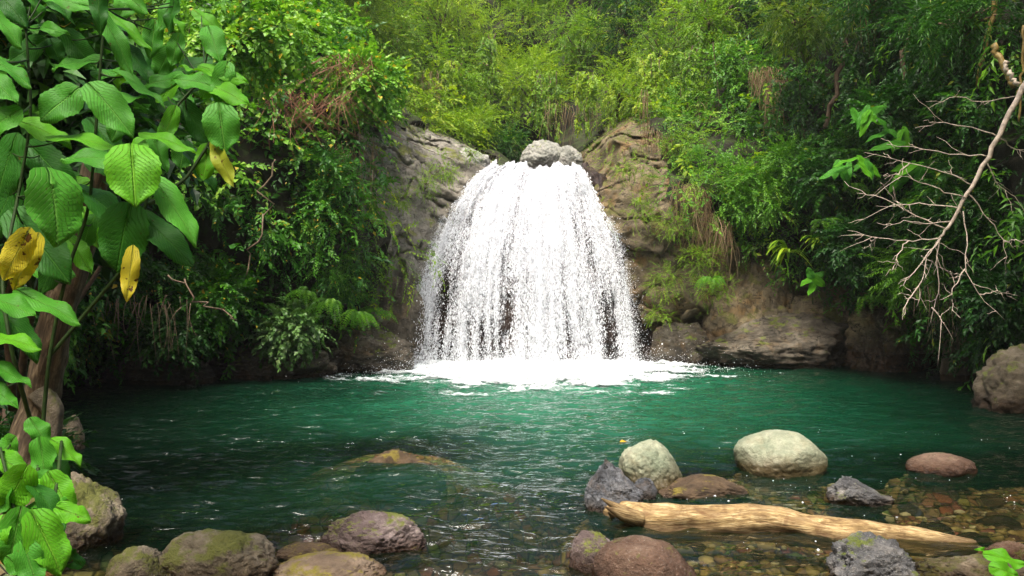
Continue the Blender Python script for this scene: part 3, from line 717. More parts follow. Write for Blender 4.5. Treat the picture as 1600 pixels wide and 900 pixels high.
# stones under the shallow water
rg = np.random.default_rng(5)
protos = []
k = 0
STL = ['sunken stone just behind the middle of the log', 'sunken stone behind the thinner half of the log', 'small sunken stone close behind the log tail', 'broad sunken stone between the dark pointed rock and the log', 'dark broad sunken slab right of the pointed rock', 'sunken stone near the right frame edge behind the log tail', 'sunken stone just behind the thick part of the log', 'sunken stone at the foot of the brown sloping slab', 'sunken stone beside the slate rock and log head', 'sunken stone under the flat reddish boulder at far right', 'sunken stone at the very end of the log tail', 'sunken stone in front of the round pale green boulder', 'sunken stone at the right edge beyond the log end', 'sunken stone right in front of the log middle', 'sunken stone between the log and the smooth reddish boulder', 'sunken stone left of the rough speckled boulder', 'sunken stone alone in the flowing channel in the middle', 'sunken stone at the bottom of the channel near the reddish boulder', 'sunken stone at the bottom edge right of the long tan stone', 'small sunken stone left of the small purple rock', 'sunken stone beside the mauve mossy rock', 'sunken stone under the front of the flat reddish boulder', 'dark sunken stone below the flat reddish boulder at right edge', 'sunken stone in mid channel below the aerated green water', 'sunken stone tucked behind the log head']
sunk = [(1250,800,60),(1330,812,46),(1400,792,70),(1460,786,80),(1520,800,60),(1180,812,42),(1140,790,50),(1085,800,40),(1560,770,70),(1480,826,48),(1240,772,40),(1570,830,60),
        (1120,872,46),(1190,884,40),(1250,868,36),(760,862,50),(830,880,44),(700,888,56),(860,846,40),(640,872,44),(1420,752,50),(1550,735,60),(780,830,36),(1060,832,30)]
for i, (sx_, sy_, sw_) in enumerate(sunk):
    d = wd(sy_); w = sw_ * d / F / 2
    xx = (sx_ - 800) * d / F; zb = float(bed(np.array([xx]), np.array([d]))[0])
    h = max(.03, min(w * .5, -zb * .95))
    V, Fc = boulder_shape(100 + i % 6, .4, rough=.04, sub_=4)
    o = link_mesh('submerged_stone', V * np.array([w, w * .8, h]), Fc, RM[['sub', 'brown', 'red', 'sub'][i % 4]], None, True)
    o.location = (xx, d, zb + h * .2); o.rotation_euler = (0, 0, rg.uniform(0, 3))
    tag(o, STL[i], 'stone', 'stones under the shallow water')
# loose gravel on the bed
n = 9000
gx = rg.uniform(.2, 6.5, n); gy = rg.uniform(3.2, 8.2, n); gz = bed(gx, gy)
V0, F0 = ico(1); s = rg.gamma(2.2, .008, n) + .006
rot = rg.uniform(0, 2 * PI, n)
sc3 = np.stack([s * rg.uniform(.8, 1.5, n), s * rg.uniform(.8, 1.2, n), s * rg.uniform(.4, .8, n)], 1)
Vl = V0[None] * sc3[:, None]
c_, s_ = np.cos(rot)[:, None], np.sin(rot)[:, None]
Vg = np.stack([Vl[..., 0] * c_ - Vl[..., 1] * s_, Vl[..., 0] * s_ + Vl[..., 1] * c_, Vl[..., 2]], -1) + np.stack([gx, gy, gz], 1)[:, None]
M_GRAV = leaf_mat('gravel', [(0, (.06, .03, .015)), (.4, (.18, .11, .045)), (.8, (.30, .24, .10)), (1, (.42, .38, .28))], trans=0, rough=.7)
tag(link_mesh('gravel', Vg.reshape(-1, 3), (F0[None] + (np.arange(n) * len(V0))[:, None, None]).reshape(-1, 3), M_GRAV, None, True, {'rnd': np.repeat(rg.random(n), len(V0))}),
    'brown and tan gravel on the bed of the shallows', 'gravel', kind='stuff')

# ------------------------------------------------------------------ driftwood log
def wood_tube(path, radii, sides=28, lump=.12, seed=0, ends=True):
    path = np.asarray(path, float); t0 = np.linspace(0, 1, len(path)); n = max(60, len(path))
    t = np.linspace(0, 1, n)
    pth_ = np.stack([np.interp(t, t0, path[:, i]) for i in range(3)], 1)
    for _ in range(6): pth_[1:-1] = (pth_[:-2] + 2 * pth_[1:-1] + pth_[2:]) / 4
    rad = np.interp(t, np.linspace(0, 1, len(radii)), radii)
    T = norm(np.gradient(pth_, axis=0)); up = np.array([0, 0, 1.]) if abs(T[:, 2]).mean() < .8 else np.array([1., 0, 0])
    A = norm(np.cross(T, up)); B = np.cross(T, A)
    a = np.linspace(0, 2 * PI, sides, endpoint=False)
    ct, st_ = np.cos(a), np.sin(a)
    Ls = np.cumsum(np.r_[0, np.linalg.norm(np.diff(pth_, axis=0), axis=1)])
    G = np.stack([np.broadcast_to(ct[:, None] * 1.3, (sides, n)), np.broadcast_to(st_[:, None] * 1.3, (sides, n)), np.broadcast_to(Ls[None] * 2.2, (sides, n))], -1) + seed * 7.1
    rr = rad[None] * (1 + lump * fbm(G, 3) + .03 * fbm(G * np.array([5, 5, 1.2]), 2))
    V = pth_[None] + rr[..., None] * (A[None] * ct[:, None, None] + B[None] * st_[:, None, None])
    along = np.stack([np.broadcast_to(ct[:, None] * .2, (sides, n)), np.broadcast_to(st_[:, None] * .2, (sides, n)), np.broadcast_to(Ls[None], (sides, n))], -1)
    V = V.reshape(-1, 3); along = along.reshape(-1, 3); Fc = grid_faces(sides, n, True)
    c0 = len(V); V = np.concatenate([V, pth_[:1], pth_[-1:]]); along = np.concatenate([along, along[:1], along[-1:]])
    tr = []
    for k in range(sides):
        k2 = (k + 1) % sides; tr += [[k * n, c0, k2 * n, k2 * n], [k * n + n - 1, k2 * n + n - 1, c0 + 1, c0 + 1]]
    tr = np.array(tr)
    Ft = np.concatenate([Fc[:, [0, 1, 2]], Fc[:, [0, 2, 3]], tr[:, :3]])
    return V, Ft, along
lp = [P(950, 792, 5.45), P(962, 808, 5.3), P(985, 818, 5.15), P(1040, 820, 5.02), P(1110, 818, 4.98), P(1180, 815, 4.95), P(1260, 826, 4.85), P(1340, 838, 4.78), P(1430, 848, 4.72), P(1520, 856, 4.7)]
V, Fc, al = wood_tube(lp, [.05, .10, .118, .108, .100, .100, .096, .09, .08, .06], lump=.34, seed=1)
V[:, 2] = np.maximum(V[:, 2], -.08)
log = link_mesh('driftwood_log', V, Fc, M_LOG, None, True, {'along': al}); tag(log, 'peeled tan driftwood log lying across the shallows', 'log')
for q, (a, b, r) in enumerate((((1000, 812, 5.08), (940, 779, 5.0), .045), ((972, 815, 5.2), (950, 800, 5.05), .03), ((975, 828, 5.1), (962, 842, 5.0), .035), ((1000, 810, 5.0), (945, 792, 4.86), .05))):
    p0, p1 = P(*a), P(*b)
    V, Fc, al = wood_tube([p0, (p0 + p1) / 2 + np.array([0, 0, -.01]), p1], [r, r * .8, .004], 12, .3, q + 3)
    link_mesh('splinter', V, Fc, M_LOG, log, True, {'along': al})

# leaning trunk on the left
V, Fc, al = wood_tube([P(40, 720, 5.3), P(62, 640, 5.3), P(72, 570, 5.2), P(92, 490, 5.1), P(112, 420, 5.0), P(135, 340, 4.9), P(155, 240, 4.8)], [.15, .11, .098, .095, .095, .09, .08], lump=.2, seed=9)
trunk_o = empty('tree', P(40, 720, 5.3)); tag(trunk_o, 'weathered leaning tree trunk rising from the dark left bank', 'tree')
child('trunk', V, Fc, M_TRUNK, trunk_o, smooth=True, attrs={'along': al})
V, Fc, al = wood_tube([P(62, 610, 5.2), P(84, 640, 5.2), P(80, 700, 5.2)], [.07, .06, .05], lump=.2, seed=4)
child('root', V, Fc, RM['mossy'], trunk_o, smooth=True, attrs={'along': al})

# ------------------------------------------------------------------ small-leaf machinery
LEAFV = np.array([[0, 0, 0], [-.5, .42, .10], [.5, .42, .10], [0, 1, -.12], [0, .45, 0]])
LEAFF = np.array([[0, 2, 4], [4, 2, 3], [0, 4, 1], [4, 3, 1]])
def frames(dirv, nrm):
    y = norm(dirv); x = norm(np.cross(y, nrm)); z = np.cross(x, y); return x, y, z
def leaf_M(dirv, nrm, L, W):
    x, y, z = frames(dirv, nrm)
    return np.stack([x * W[:, None], y * L[:, None], z * L[:, None]], -1)
def make_spray(rg, n=14, length=.35, leaf=.08, ratio=.5, droop=.25, ang=1.0, opp=False):
    t = np.linspace(.12, 1, n); side = np.where(np.arange(n) % 2 == 0, 1, -1)
    T = np.stack([t * length, rg.normal(size=n) * .02 * length, -droop * length * t ** 2], 1)
    a = ang * (1 - .75 * t ** 3) + rg.normal(size=n) * .18
    dv = np.stack([np.cos(a), side * np.sin(a), -droop * t * 1.4 + rg.normal(size=n) * .25], 1)
    nr = np.stack([rg.normal(size=n) * .35, rg.normal(size=n) * .35, np.ones(n)], 1)
    L = leaf * rg.uniform(.7, 1.2, n) * (1 - .25 * t)
    return leaf_M(dv, nr, L, L * ratio), T
def place_sprays(sprays, C, axis, nrm, scale, rg, rbase=None):
    """returns V, F, rnd for all leaves of all sprays"""
    Vs, Fs, As = [], [], []; off = 0
    idx = rg.integers(0, len(sprays), len(C))
    x, y, z = norm(axis), None, None
    y = norm(np.cross(nrm, x)); z = np.cross(x, y); Rm = np.stack([x, y, z], -1) * scale[:, None, None]
    if rbase is None: rbase = rg.random(len(C))
    for k, (Ml, Tl) in enumerate(sprays):
        s = np.where(idx == k)[0]
        if not len(s): continue
        M = np.einsum('sij,ljk->slik', Rm[s], Ml); T = np.einsum('sij,lj->sli', Rm[s], Tl) + C[s][:, None]
        V = np.einsum('slij,vj->slvi', M, LEAFV) + T[:, :, None]
        nl = M.shape[0] * M.shape[1]
        Fq = (LEAFF[None] + (np.arange(nl) * 5)[:, None, None] + off).reshape(-1, 3)
        a = np.clip(np.repeat(rbase[s] * .7, M.shape[1]) + rg.random(nl) * .3, 0, 1)
        # a few odd leaves
        a = np.where(rg.random(nl) < .02, 1.0, np.minimum(a, .94))
        Vs.append(V.reshape(-1, 3)); Fs.append(Fq); As.append(np.repeat(a, 5)); off += nl * 5
    return np.concatenate(Vs), np.concatenate(Fs), np.concatenate(As)
_r = np.random.default_rng(77)
SP = dict(
    mid=[make_spray(_r, 13, .38, .10, .52) for _ in range(6)],
    small=[make_spray(_r, 18, .36, .060, .5) for _ in range(6)],
    fine=[make_spray(_r, 22, .42, .050, .42, droop=.4) for _ in range(6)],
    big=[make_spray(_r, 9, .5, .17, .5, droop=.3) for _ in range(5)],
    bamboo=[make_spray(_r, 16, .40, .11, .15, droop=.3, ang=.8) for _ in range(6)],
    ivy=[make_spray(_r, 12, .30, .085, .85, droop=.5) for _ in range(6)],
    fern=[make_spray(_r, 30, .50, .10, .22, droop=.35, ang=1.25) for _ in range(5)],
    long=[make_spray(_r, 11, .5, .16, .26, droop=.45, ang=.9) for _ in range(5)],
)
# areas of the shell faces
fcen = SHELL_X[SHELL_F].mean(1)
e1 = SHELL_X[SHELL_F[:, 2]] - SHELL_X[SHELL_F[:, 0]]; e2 = SHELL_X[SHELL_F[:, 3]] - SHELL_X[SHELL_F[:, 1]]
fn = np.cross(e1, e2); farea = np.linalg.norm(fn, axis=1) / 2; fn = norm(fn)
toC = np.stack([CX - fcen[:, 0], CY - fcen[:, 1], np.zeros(len(fcen))], 1); fn = np.where(((fn * toC).sum(1) < 0)[:, None], -fn, fn)
fpx, fpy = proj(fcen); fRr = np.hypot(fcen[:, 0] - CX, fcen[:, 1] - CY)
fface = np.where(fcen[:, 1] > 4, True, False)
fcl = fbm(fcen * 1.1 + 3, 3)         # clumpiness
def cover(name, label, mask, per_m2, kind_, mat, scale=(.7, 1.2), lump=.5, seed=0, up=.35, down=.35, cl=.9, bias=None, hang=0.0, cat='undergrowth'):
    rg = np.random.default_rng(seed)
    w = farea * mask * np.clip(.75 + cl * fcl, .05, 2)
    n = int(min(w.sum() * per_m2, 26000)); p = w / w.sum()
    idx = rg.choice(len(w), n, p=p)
    C = fcen[idx] + rg.normal(size=(n, 3)) * .06
    N_ = fn[idx]
    lumps = np.clip(fbm(C * 1.5 + seed, 3), -.3, 1) * lump * 1.2 + rg.uniform(0, .25, n)
    C = C + N_ * lumps[:, None]
    tan = norm(np.cross(N_, rg.normal(size=(n, 3))))
    ax = norm(N_ * .75 + tan * .75 + np.array([0, 0, -down]) + np.array([0, 0, -hang]))
    nr = norm(N_ * .5 + np.array([0, 0, up + .5]) + rg.normal(size=(n, 3)) * .25)
    rb = np.clip(.5 + fbm(C * .8 + 40, 2) * .7 + rg.normal(size=n) * .22, 0, 1)
    V, Fc, A = place_sprays(SP[kind_], C, ax, nr, rg.uniform(*scale, n), rg, rb)
    o = link_mesh(name, V, Fc, LM[mat], None, False, {'rnd': A}); return tag(o, label, cat, kind='stuff')
veg = fH & (fcen[:, 2] > .1) & ~((fpx > 600) & (fpx < 1010) & (fpy > 235) & (fcen[:, 1] > 5))
left = veg & (fpx < 560 + 25 * (fpy < 210)) & ~((fpx > 300) & (fcen[:, 2] < .75)) & fface & (fRr < 11)
leftup = left & (fpy < 275 - (fpx - 300) * .2 + 60 * fcl) & (fpx > 150)
cover('undergrowth', 'bright broad leaved creeper over the top of the left hillside', leftup.astype(float), 90, 'ivy', 'hilltop_lit', seed=1, lump=.4, scale=(.8, 1.6), up=1.0, down=.1)
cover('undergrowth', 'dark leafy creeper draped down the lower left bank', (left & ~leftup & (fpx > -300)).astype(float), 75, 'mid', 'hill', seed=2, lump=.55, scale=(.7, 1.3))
cover('ivy', 'small leaved ivy hanging over the left bank', (left & (fpx > 100) & ~leftup).astype(float), 40, 'small', 'hill', seed=3, lump=.7, hang=.6)
hollow = (((fpx - 895) / 75) ** 2 + ((fpy - 222) / 42) ** 2 < 1)
back = veg & ~hollow & fface & (fpx > 430) & (fpx < 1180) & ~left & (fpy > -320)
cover('foliage', 'fine yellow green foliage covering the slope behind the fall', back.astype(float), 42, 'fine', 'back', seed=4, lump=.95, scale=(.9, 1.7), cl=1.4)
cover('foliage', 'paler clumps of foliage on the slope behind the fall', (back & (fcl > .05)).astype(float), 26, 'mid', 'backy', seed=5, lump=1.1, scale=(.7, 1.2))
right = veg & fface & (fpx >= 1180) & (fpx < 1750) & (fpy > -300)
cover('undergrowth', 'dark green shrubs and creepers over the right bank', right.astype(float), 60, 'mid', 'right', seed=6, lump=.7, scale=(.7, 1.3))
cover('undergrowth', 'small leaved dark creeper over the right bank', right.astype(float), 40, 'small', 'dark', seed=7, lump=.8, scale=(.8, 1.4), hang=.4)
midr = veg & fface & (fpx > 1000) & (fpx < 1230) & (fpy > 150)
cover('undergrowth', 'fresh green creeper right of the brown cliff', midr.astype(float), 70, 'small', 'fern', seed=8, lump=.6, scale=(.8, 1.4))
cover('ferns', 'small ferns and moss plants growing over the brown right cliff', (fR & (fcl > -.15) & (fcen[:, 2] > 1.0) & (fpx < 1180)).astype(float), 48, 'small', 'moss', seed=14, lump=.12, scale=(.22, .5), cl=1.6, cat='ferns')
cover('ferns', 'sparse small plants in the cracks of the grey left cliff', (fL & (fcl > .12) & (fcen[:, 2] > 1.2)).astype(float), 26, 'small', 'moss', seed=15, lump=.1, scale=(.2, .42), cl=1.6, cat='ferns')
rest = veg & ((fcen[:, 1] <= 4) | (fpx < -300) | (fpx > 1750)) & (fcen[:, 2] < 12)
cover('undergrowth', 'leafy slopes of the gorge beside and behind the viewer', rest.astype(float), 12, 'big', 'dark', seed=9, lump=.6, scale=(1.2, 2.0))

cover('undergrowth', 'larger drooping leaves mixed through the right bank', right.astype(float), 11, 'long', 'fern', seed=11, lump=.9, scale=(.8, 1.5))
cover('undergrowth', 'larger glossy leaves mixed through the left hillside', (left & (fpx > 60)).astype(float), 9, 'big', 'hill', seed=12, lump=.8, scale=(.6, 1.1))
cover('foliage', 'larger pale leaves mixed through the slope behind the fall', back.astype(float), 5, 'big', 'backy', seed=13, lump=1.3, scale=(.7, 1.3))
# ------------------------------------------------------------------ individual plants
def crown_geo(center, radii, n, kind_, seed, lobes=9, scale=(.8, 1.3), droop=.3):
    rg = np.random.default_rng(seed); center = np.asarray(center, float); radii = np.asarray(radii, float)
    lc = norm(rg.normal(size=(lobes, 3))) * rg.uniform(.35, .75, (lobes, 1)); lr = rg.uniform(.28, .5, lobes)
    k = rg.integers(0, lobes, n)
    d = norm(rg.normal(size=(n, 3)) + np.array([0, 0, .35]))
    p = lc[k] + d * (lr[k] * rg.uniform(.55, 1.05, n))[:, None]
    C = center + p * radii
    ax = norm(d + rg.normal(size=(n, 3)) * .35 + np.array([0, 0, -droop])); nr = norm(d * .4 + np.array([0, 0, 1.0]) + rg.normal(size=(n, 3)) * .25)
    rb = np.clip(rg.random(lobes)[k] * .5 + .25 + rg.normal(size=n) * .15, 0, 1)
    return place_sprays(SP[kind_], C, ax, nr, rg.uniform(*scale, n), rg, rb), center + lc * radii
def shrub(label, px, py, d, rpx, rpy, kind_, mat, seed, n=None, scale=(.8, 1.3), name='shrub', cat='shrub', group=None, depth=.8, trunk=True, stemr=.02, droop=.3, base=None):
    c = P(px, py, d); rx, rz = rpx * d / F, rpy * d / F
    n = n or int(60 + 260 * rx * rz * 4)
    (V, Fc, A), lc = crown_geo(c, (rx, max(rx, rz) * depth, rz), n, kind_, seed, scale=scale, droop=droop)
    b = np.array([c[0], c[1] + .4 * rx, c[2] - rz * 1.1]) if base is None else np.asarray(base, float)
    root = empty(name, b); tag(root, label, cat, group)
    child('crown' if cat == 'tree' else 'foliage', V, Fc, LM[mat], root, attrs={'rnd': A})
    rg = np.random.default_rng(seed + 500)
    if trunk:
        g = Geo()
        g.add(*tube_geo(wiggle(bez(b, (b + c) / 2 + rg.normal(size=3) * .1 * rx, c, 8), .03), np.linspace(stemr * 1.6, stemr, 8), 7))
        for q in lc[:7]: g.add(*tube_geo(wiggle(bez(b * .35 + c * .65, (q + c) / 2 + [0, 0, -.05], q, 7), .02), np.linspace(stemr * .8, stemr * .3, 7), 5))
        g.make('trunk' if cat == 'tree' else 'stems', M_TWIG, root, True)
    return root
# trees rising on the slope behind the fall
GB = 'trees on the slope behind the fall'
TREES = [
 (610, 60, 21.5, 70, 80, 'fine', 'back', 'olive green tree at the top left of the far slope behind the bright creeper'),
 (560, 20, 19, 60, 60, 'bamboo', 'bamboo', 'feathery yellow green tree above the left hillside shoulder'),
 (690, 30, 25, 60, 75, 'fine', 'backy', 'pale hazy tree in the upper middle of the gorge left of its centre'),
 (700, 130, 22.5, 60, 60, 'small', 'back', 'rounded bush tree above the left cliff edge'),
 (760, 90, 25, 55, 65, 'fine', 'backy', 'light green tree directly above the left half of the fall'),
 (820, 20, 28, 70, 70, 'fine', 'back', 'highest tree over the middle of the fall'),
 (830, 140, 24, 55, 55, 'small', 'backy', 'yellow green bush tree low over the middle of the fall'),
 (900, 70, 25, 60, 65, 'small', 'back', 'dense green tree above the perched pale boulders'),
 (960, 140, 20.5, 50, 45, 'fine', 'backy', 'yellow green bush hanging over the dark hollow above the right cliff'),
 (975, 20, 24, 60, 60, 'small', 'right', 'darker green tree in the top middle right of the gorge'),
 (1040, 80, 20.5, 60, 65, 'fine', 'back', 'drooping green tree right of the dark hollow'),
 (1110, 30, 19, 60, 65, 'small', 'back', 'green tree at the top above the hanging roots'),
 (1150, 120, 17.6, 45, 50, 'small', 'fern', 'fresh green bush left of the dry hanging roots'),
 (1250, 30, 15.0, 70, 42, 'bamboo', 'bamboo', 'yellow feathery bamboo spray overhanging the right slope'),
 (1360, 0, 13.5, 75, 35, 'bamboo', 'right', 'dim olive bamboo foliage in the top right'),
 (1500, 20, 11.5, 90, 60, 'bamboo', 'right', 'shadowed bamboo foliage at the top right corner behind the poles'),
]
for i, (a, b, d, rx, ry, kd, mt, lb) in enumerate(TREES):
    shrub(lb, a, b, d - .6, rx * 1.1, ry * 1.05, kd, mt, 200 + i, name='tree', cat='tree', group=GB if i < 13 else 'bamboo over the right slope', n=int(170 + 55 * rx * ry * (d / F) ** 2 * 4), scale=(.9, 1.6), stemr=.05,
          base=P(a + 10, b + ry * 1.5, d + .4))
SHRUBS = [
 (720, 205, 20.5, 60, 38, 'small', 'backy', 'bright low bush on the ground behind the left cliff'),
 (790, 228, 21, 42, 24, 'small', 'right', 'green bush in the hollow left of the perched boulders'),
 (450, 515, 12.6, 50, 32, 'ivy', 'grey', 'pale grey green leafy shrub leaning over the left waterline'),
 (330, 470, 12.4, 60, 50, 'mid', 'hill', 'dark hanging shrub above the left shore'),
 (270, 520, 11.9, 45, 40, 'mid', 'dark', 'drooping dark leafed shrub touching the water at left'),
 (515, 300, 12.9, 40, 70, 'small', 'hill', 'small leaved shrub spilling over the left cliff edge'),
 (528, 400, 13.3, 36, 55, 'fine', 'fern', 'yellowish ferny shrub halfway down beside the left cliff'),
 (560, 130, 13.2, 60, 50, 'ivy', 'hilltop_lit', 'bright green creeper shoulder jutting right at the hill top'),
 (1300, 270, 14.2, 60, 40, 'mid', 'right', 'dark green shrub in the middle of the right slope'),
 (1240, 260, 14.9, 45, 35, 'small', 'fern', 'mound of fresh small leaves right of the dry roots'),
 (1170, 300, 15.0, 50, 45, 'small', 'fern', 'leafy fresh green mound above the tawny rock'),
 (1400, 170, 12.4, 60, 40, 'mid', 'right', 'mid green shrub high on the dark right slope'),
 (1350, 390, 13.6, 55, 45, 'mid', 'dark', 'dark shrub above the right waterline rocks'),
 (1500, 330, 11.4, 90, 70, 'small', 'right', 'small leaved shrub behind the bleached dead branch'),
 (1570, 470, 10.6, 60, 50, 'mid', 'dark', 'black green shrub above the huge right boulder'),
 (1450, 420, 12.6, 60, 40, 'fern', 'fern', 'soft ferny shrub below the dead branch'),
]
for i, (a, b, d, rx, ry, kd, mt, lb) in enumerate(SHRUBS):
    shrub(lb, a, b, d, rx, ry, kd, mt, 300 + i, base=P(a, b + ry * .6, d + .8))
# hanging green tufts on the cliffs
TUFTS = [
 (690, 262, 15.3, 28, 34, 'bright moss fern tuft on the face of the left cliff'),
 (665, 285, 15.0, 22, 22, 'small green tuft low on the left cliff face'),
 (735, 240, 16.2, 18, 12, 'tiny green tuft near the lip on the left cliff'),
 (620, 310, 14.6, 25, 18, 'green tuft in a crack at the left of the grey cliff'),
 (985, 265, 15.6, 34, 20, 'bright green tuft on the upper right cliff'),
 (1000, 330, 15.2, 30, 34, 'yellow moss and fern tuft on the right cliff beside the fall'),
 (1060, 350, 14.9, 36, 34, 'thick moss tuft in the middle of the right cliff'),
 (1100, 400, 14.7, 46, 36, 'bright fern cushion on the right cliff bulge'),
 (1040, 440, 14.9, 50, 36, 'light green moss curtain on the right cliff'),
 (1120, 455, 14.6, 36, 34, 'hanging ferns under the right cliff bulge'),
 (1030, 490, 15.0, 30, 18, 'thin moss fringe over the dark undercut'),
 (1090, 290, 15.4, 36, 30, 'green creeper tuft below the dry grass on the right cliff'),
 (1060, 230, 16.0, 36, 30, 'leafy tuft on the crest of the right cliff'),
]
for i, (a, b, d, rx, ry, lb) in enumerate(TUFTS):
    shrub(lb, a, b, d, rx, ry, 'small', 'moss', 340 + i, name='fern_tuft', cat='ferns', group='green tufts on the cliffs', scale=(.3, .55), n=int(60 + rx * ry * .10), depth=.5, stemr=.006, base=P(a, b, d + .5))

# ferns with arching fronds
def fern(label, base, size, seed, nfr=9, mat='fern', lean=(0, -1, 0), group='arching ferns on the banks', name='fern', cat='fern', leaflet=.075, ratio=.2, spread=1.0, pairs=16):
    rg = np.random.default_rng(seed); base = np.asarray(base, float)
    root = empty(name, base); tag(root, label, cat, group)
    for k in range(nfr):
        az = rg.uniform(-1.3, 1.3) * spread; ln = size * rg.uniform(.7, 1.15)
        lx = np.array([math.sin(az), -math.cos(az), 0]) + np.array(lean) * .4
        lx = lx / np.linalg.norm(lx)
        p0 = base; p1 = base + lx * ln * .45 + np.array([0, 0, ln * rg.uniform(.25, .6)]); p2 = base + lx * ln * .95 + np.array([0, 0, -ln * rg.uniform(.0, .45)])
        path = bez(p0, p1, p2, pairs + 4); g = Geo(); g.add(*tube_geo(path, np.linspace(.006, .002, len(path)), 4), .3)
        T = norm(np.gradient(path, axis=0)); sd_ = norm(np.cross(T, [0, 0, 1])); nn = np.cross(sd_, T)
        i = np.repeat(np.arange(3, len(path)), 2); s = np.tile([1, -1], len(i) // 2)
        t = i / len(path); L = leaflet * size * 2.2 * np.sin(np.clip(t, 0, .97) * PI) ** .6
        dv = norm(T[i] * .45 + sd_[i] * s[:, None] + rg.normal(size=(len(i), 3)) * .08 + np.array([0, 0, -.2]))
        M = leaf_M(dv, nn[i] + rg.normal(size=(len(i), 3)) * .1, L, L * ratio)
        V = np.einsum('lij,vj->lvi', M, LEAFV) + path[i][:, None]
        g.add(V.reshape(-1, 3), (LEAFF[None] + (np.arange(len(i)) * 5)[:, None, None]).reshape(-1, 3), np.repeat(np.clip(rg.uniform(.2, 1) * .6 + rg.random(len(i)) * .4, 0, 1), 5))
        g.make('frond', LM[mat], root)
    return root
FERNS = [
 (520, 480, 12.9, .62, 'lush fern arching over the left waterline'), (560, 495, 13.2, .6, 'fern with long fronds nearest the fall on the left bank'),
 (480, 460, 12.8, .5, 'fern just left of the lush waterline fern'), (590, 490, 13.9, .5, 'last fern before the wet rock on the left'),
 (1290, 350, 14.2, .55, 'fern on the dark slope above the broad leaved sprout'), (1330, 300, 14.0, .5, 'fern beneath the broad leaved branch'),
 (1110, 440, 14.5, .5, 'fern hanging at the corner of the right cliff'), (1400, 440, 13.2, .6, 'fern under the tips of the dead branch'),
 (1350, 470, 13.6, .5, 'fern low over the tawny upright rock'), (1130, 250, 15.6, .5, 'fern on the fresh green mound'), (1090, 240, 15.8, .55, 'fern at the crest of the right cliff'),
]
for i, (a, b, d, s, lb) in enumerate(FERNS): fern(lb, P(a, b, d), s, 400 + i)
# strap-leaved epiphyte and broad-leaved sprout on the right bank
def strap_plant(label, base, n, ln, seed, mat='moss', name='strap_leaved_plant', cat='plant', w=.035):
    rg = np.random.default_rng(seed); base = np.asarray(base); root = empty(name, base); tag(root, label, cat)
    for k in range(n):
        az = rg.uniform(0, 2 * PI); el = rg.uniform(.2, 1.1); L = ln * rg.uniform(.6, 1.1)
        h = np.array([math.sin(az), math.cos(az) * .8 - .2, 0])
        path = bez(base, base + h * L * .4 + [0, 0, L * el * .7], base + h * L * .9 + [0, 0, L * (el - .9)], 9)
        T = norm(np.gradient(path, axis=0)); s = norm(np.cross(T, [0, 0, 1])) * (w * np.sin(np.linspace(.15, PI * .97, 9)) ** .7)[:, None]
        V = np.concatenate([path - s + [0, 0, .004], path, path + s + [0, 0, .004]]); Fq = np.concatenate([grid_faces(2, 9), grid_faces(2, 9) + 9])
        g = Geo(); g.add(V, Fq, rg.random()); g.make('leaf', LM[mat], root, True)
strap_plant('yellow green strap leaved plant rooted on the right bank', P(1232, 395, 14.4), 16, .55, 31)
strap_plant('small strap leaved plant high right of the far slope', P(1225, 85, 15.2), 14, .5, 32, name='strap_leaved_plant')
strap_plant('strap leaved plant on the earth between the ferns at right', P(1275, 380, 14.3), 12, .4, 33)

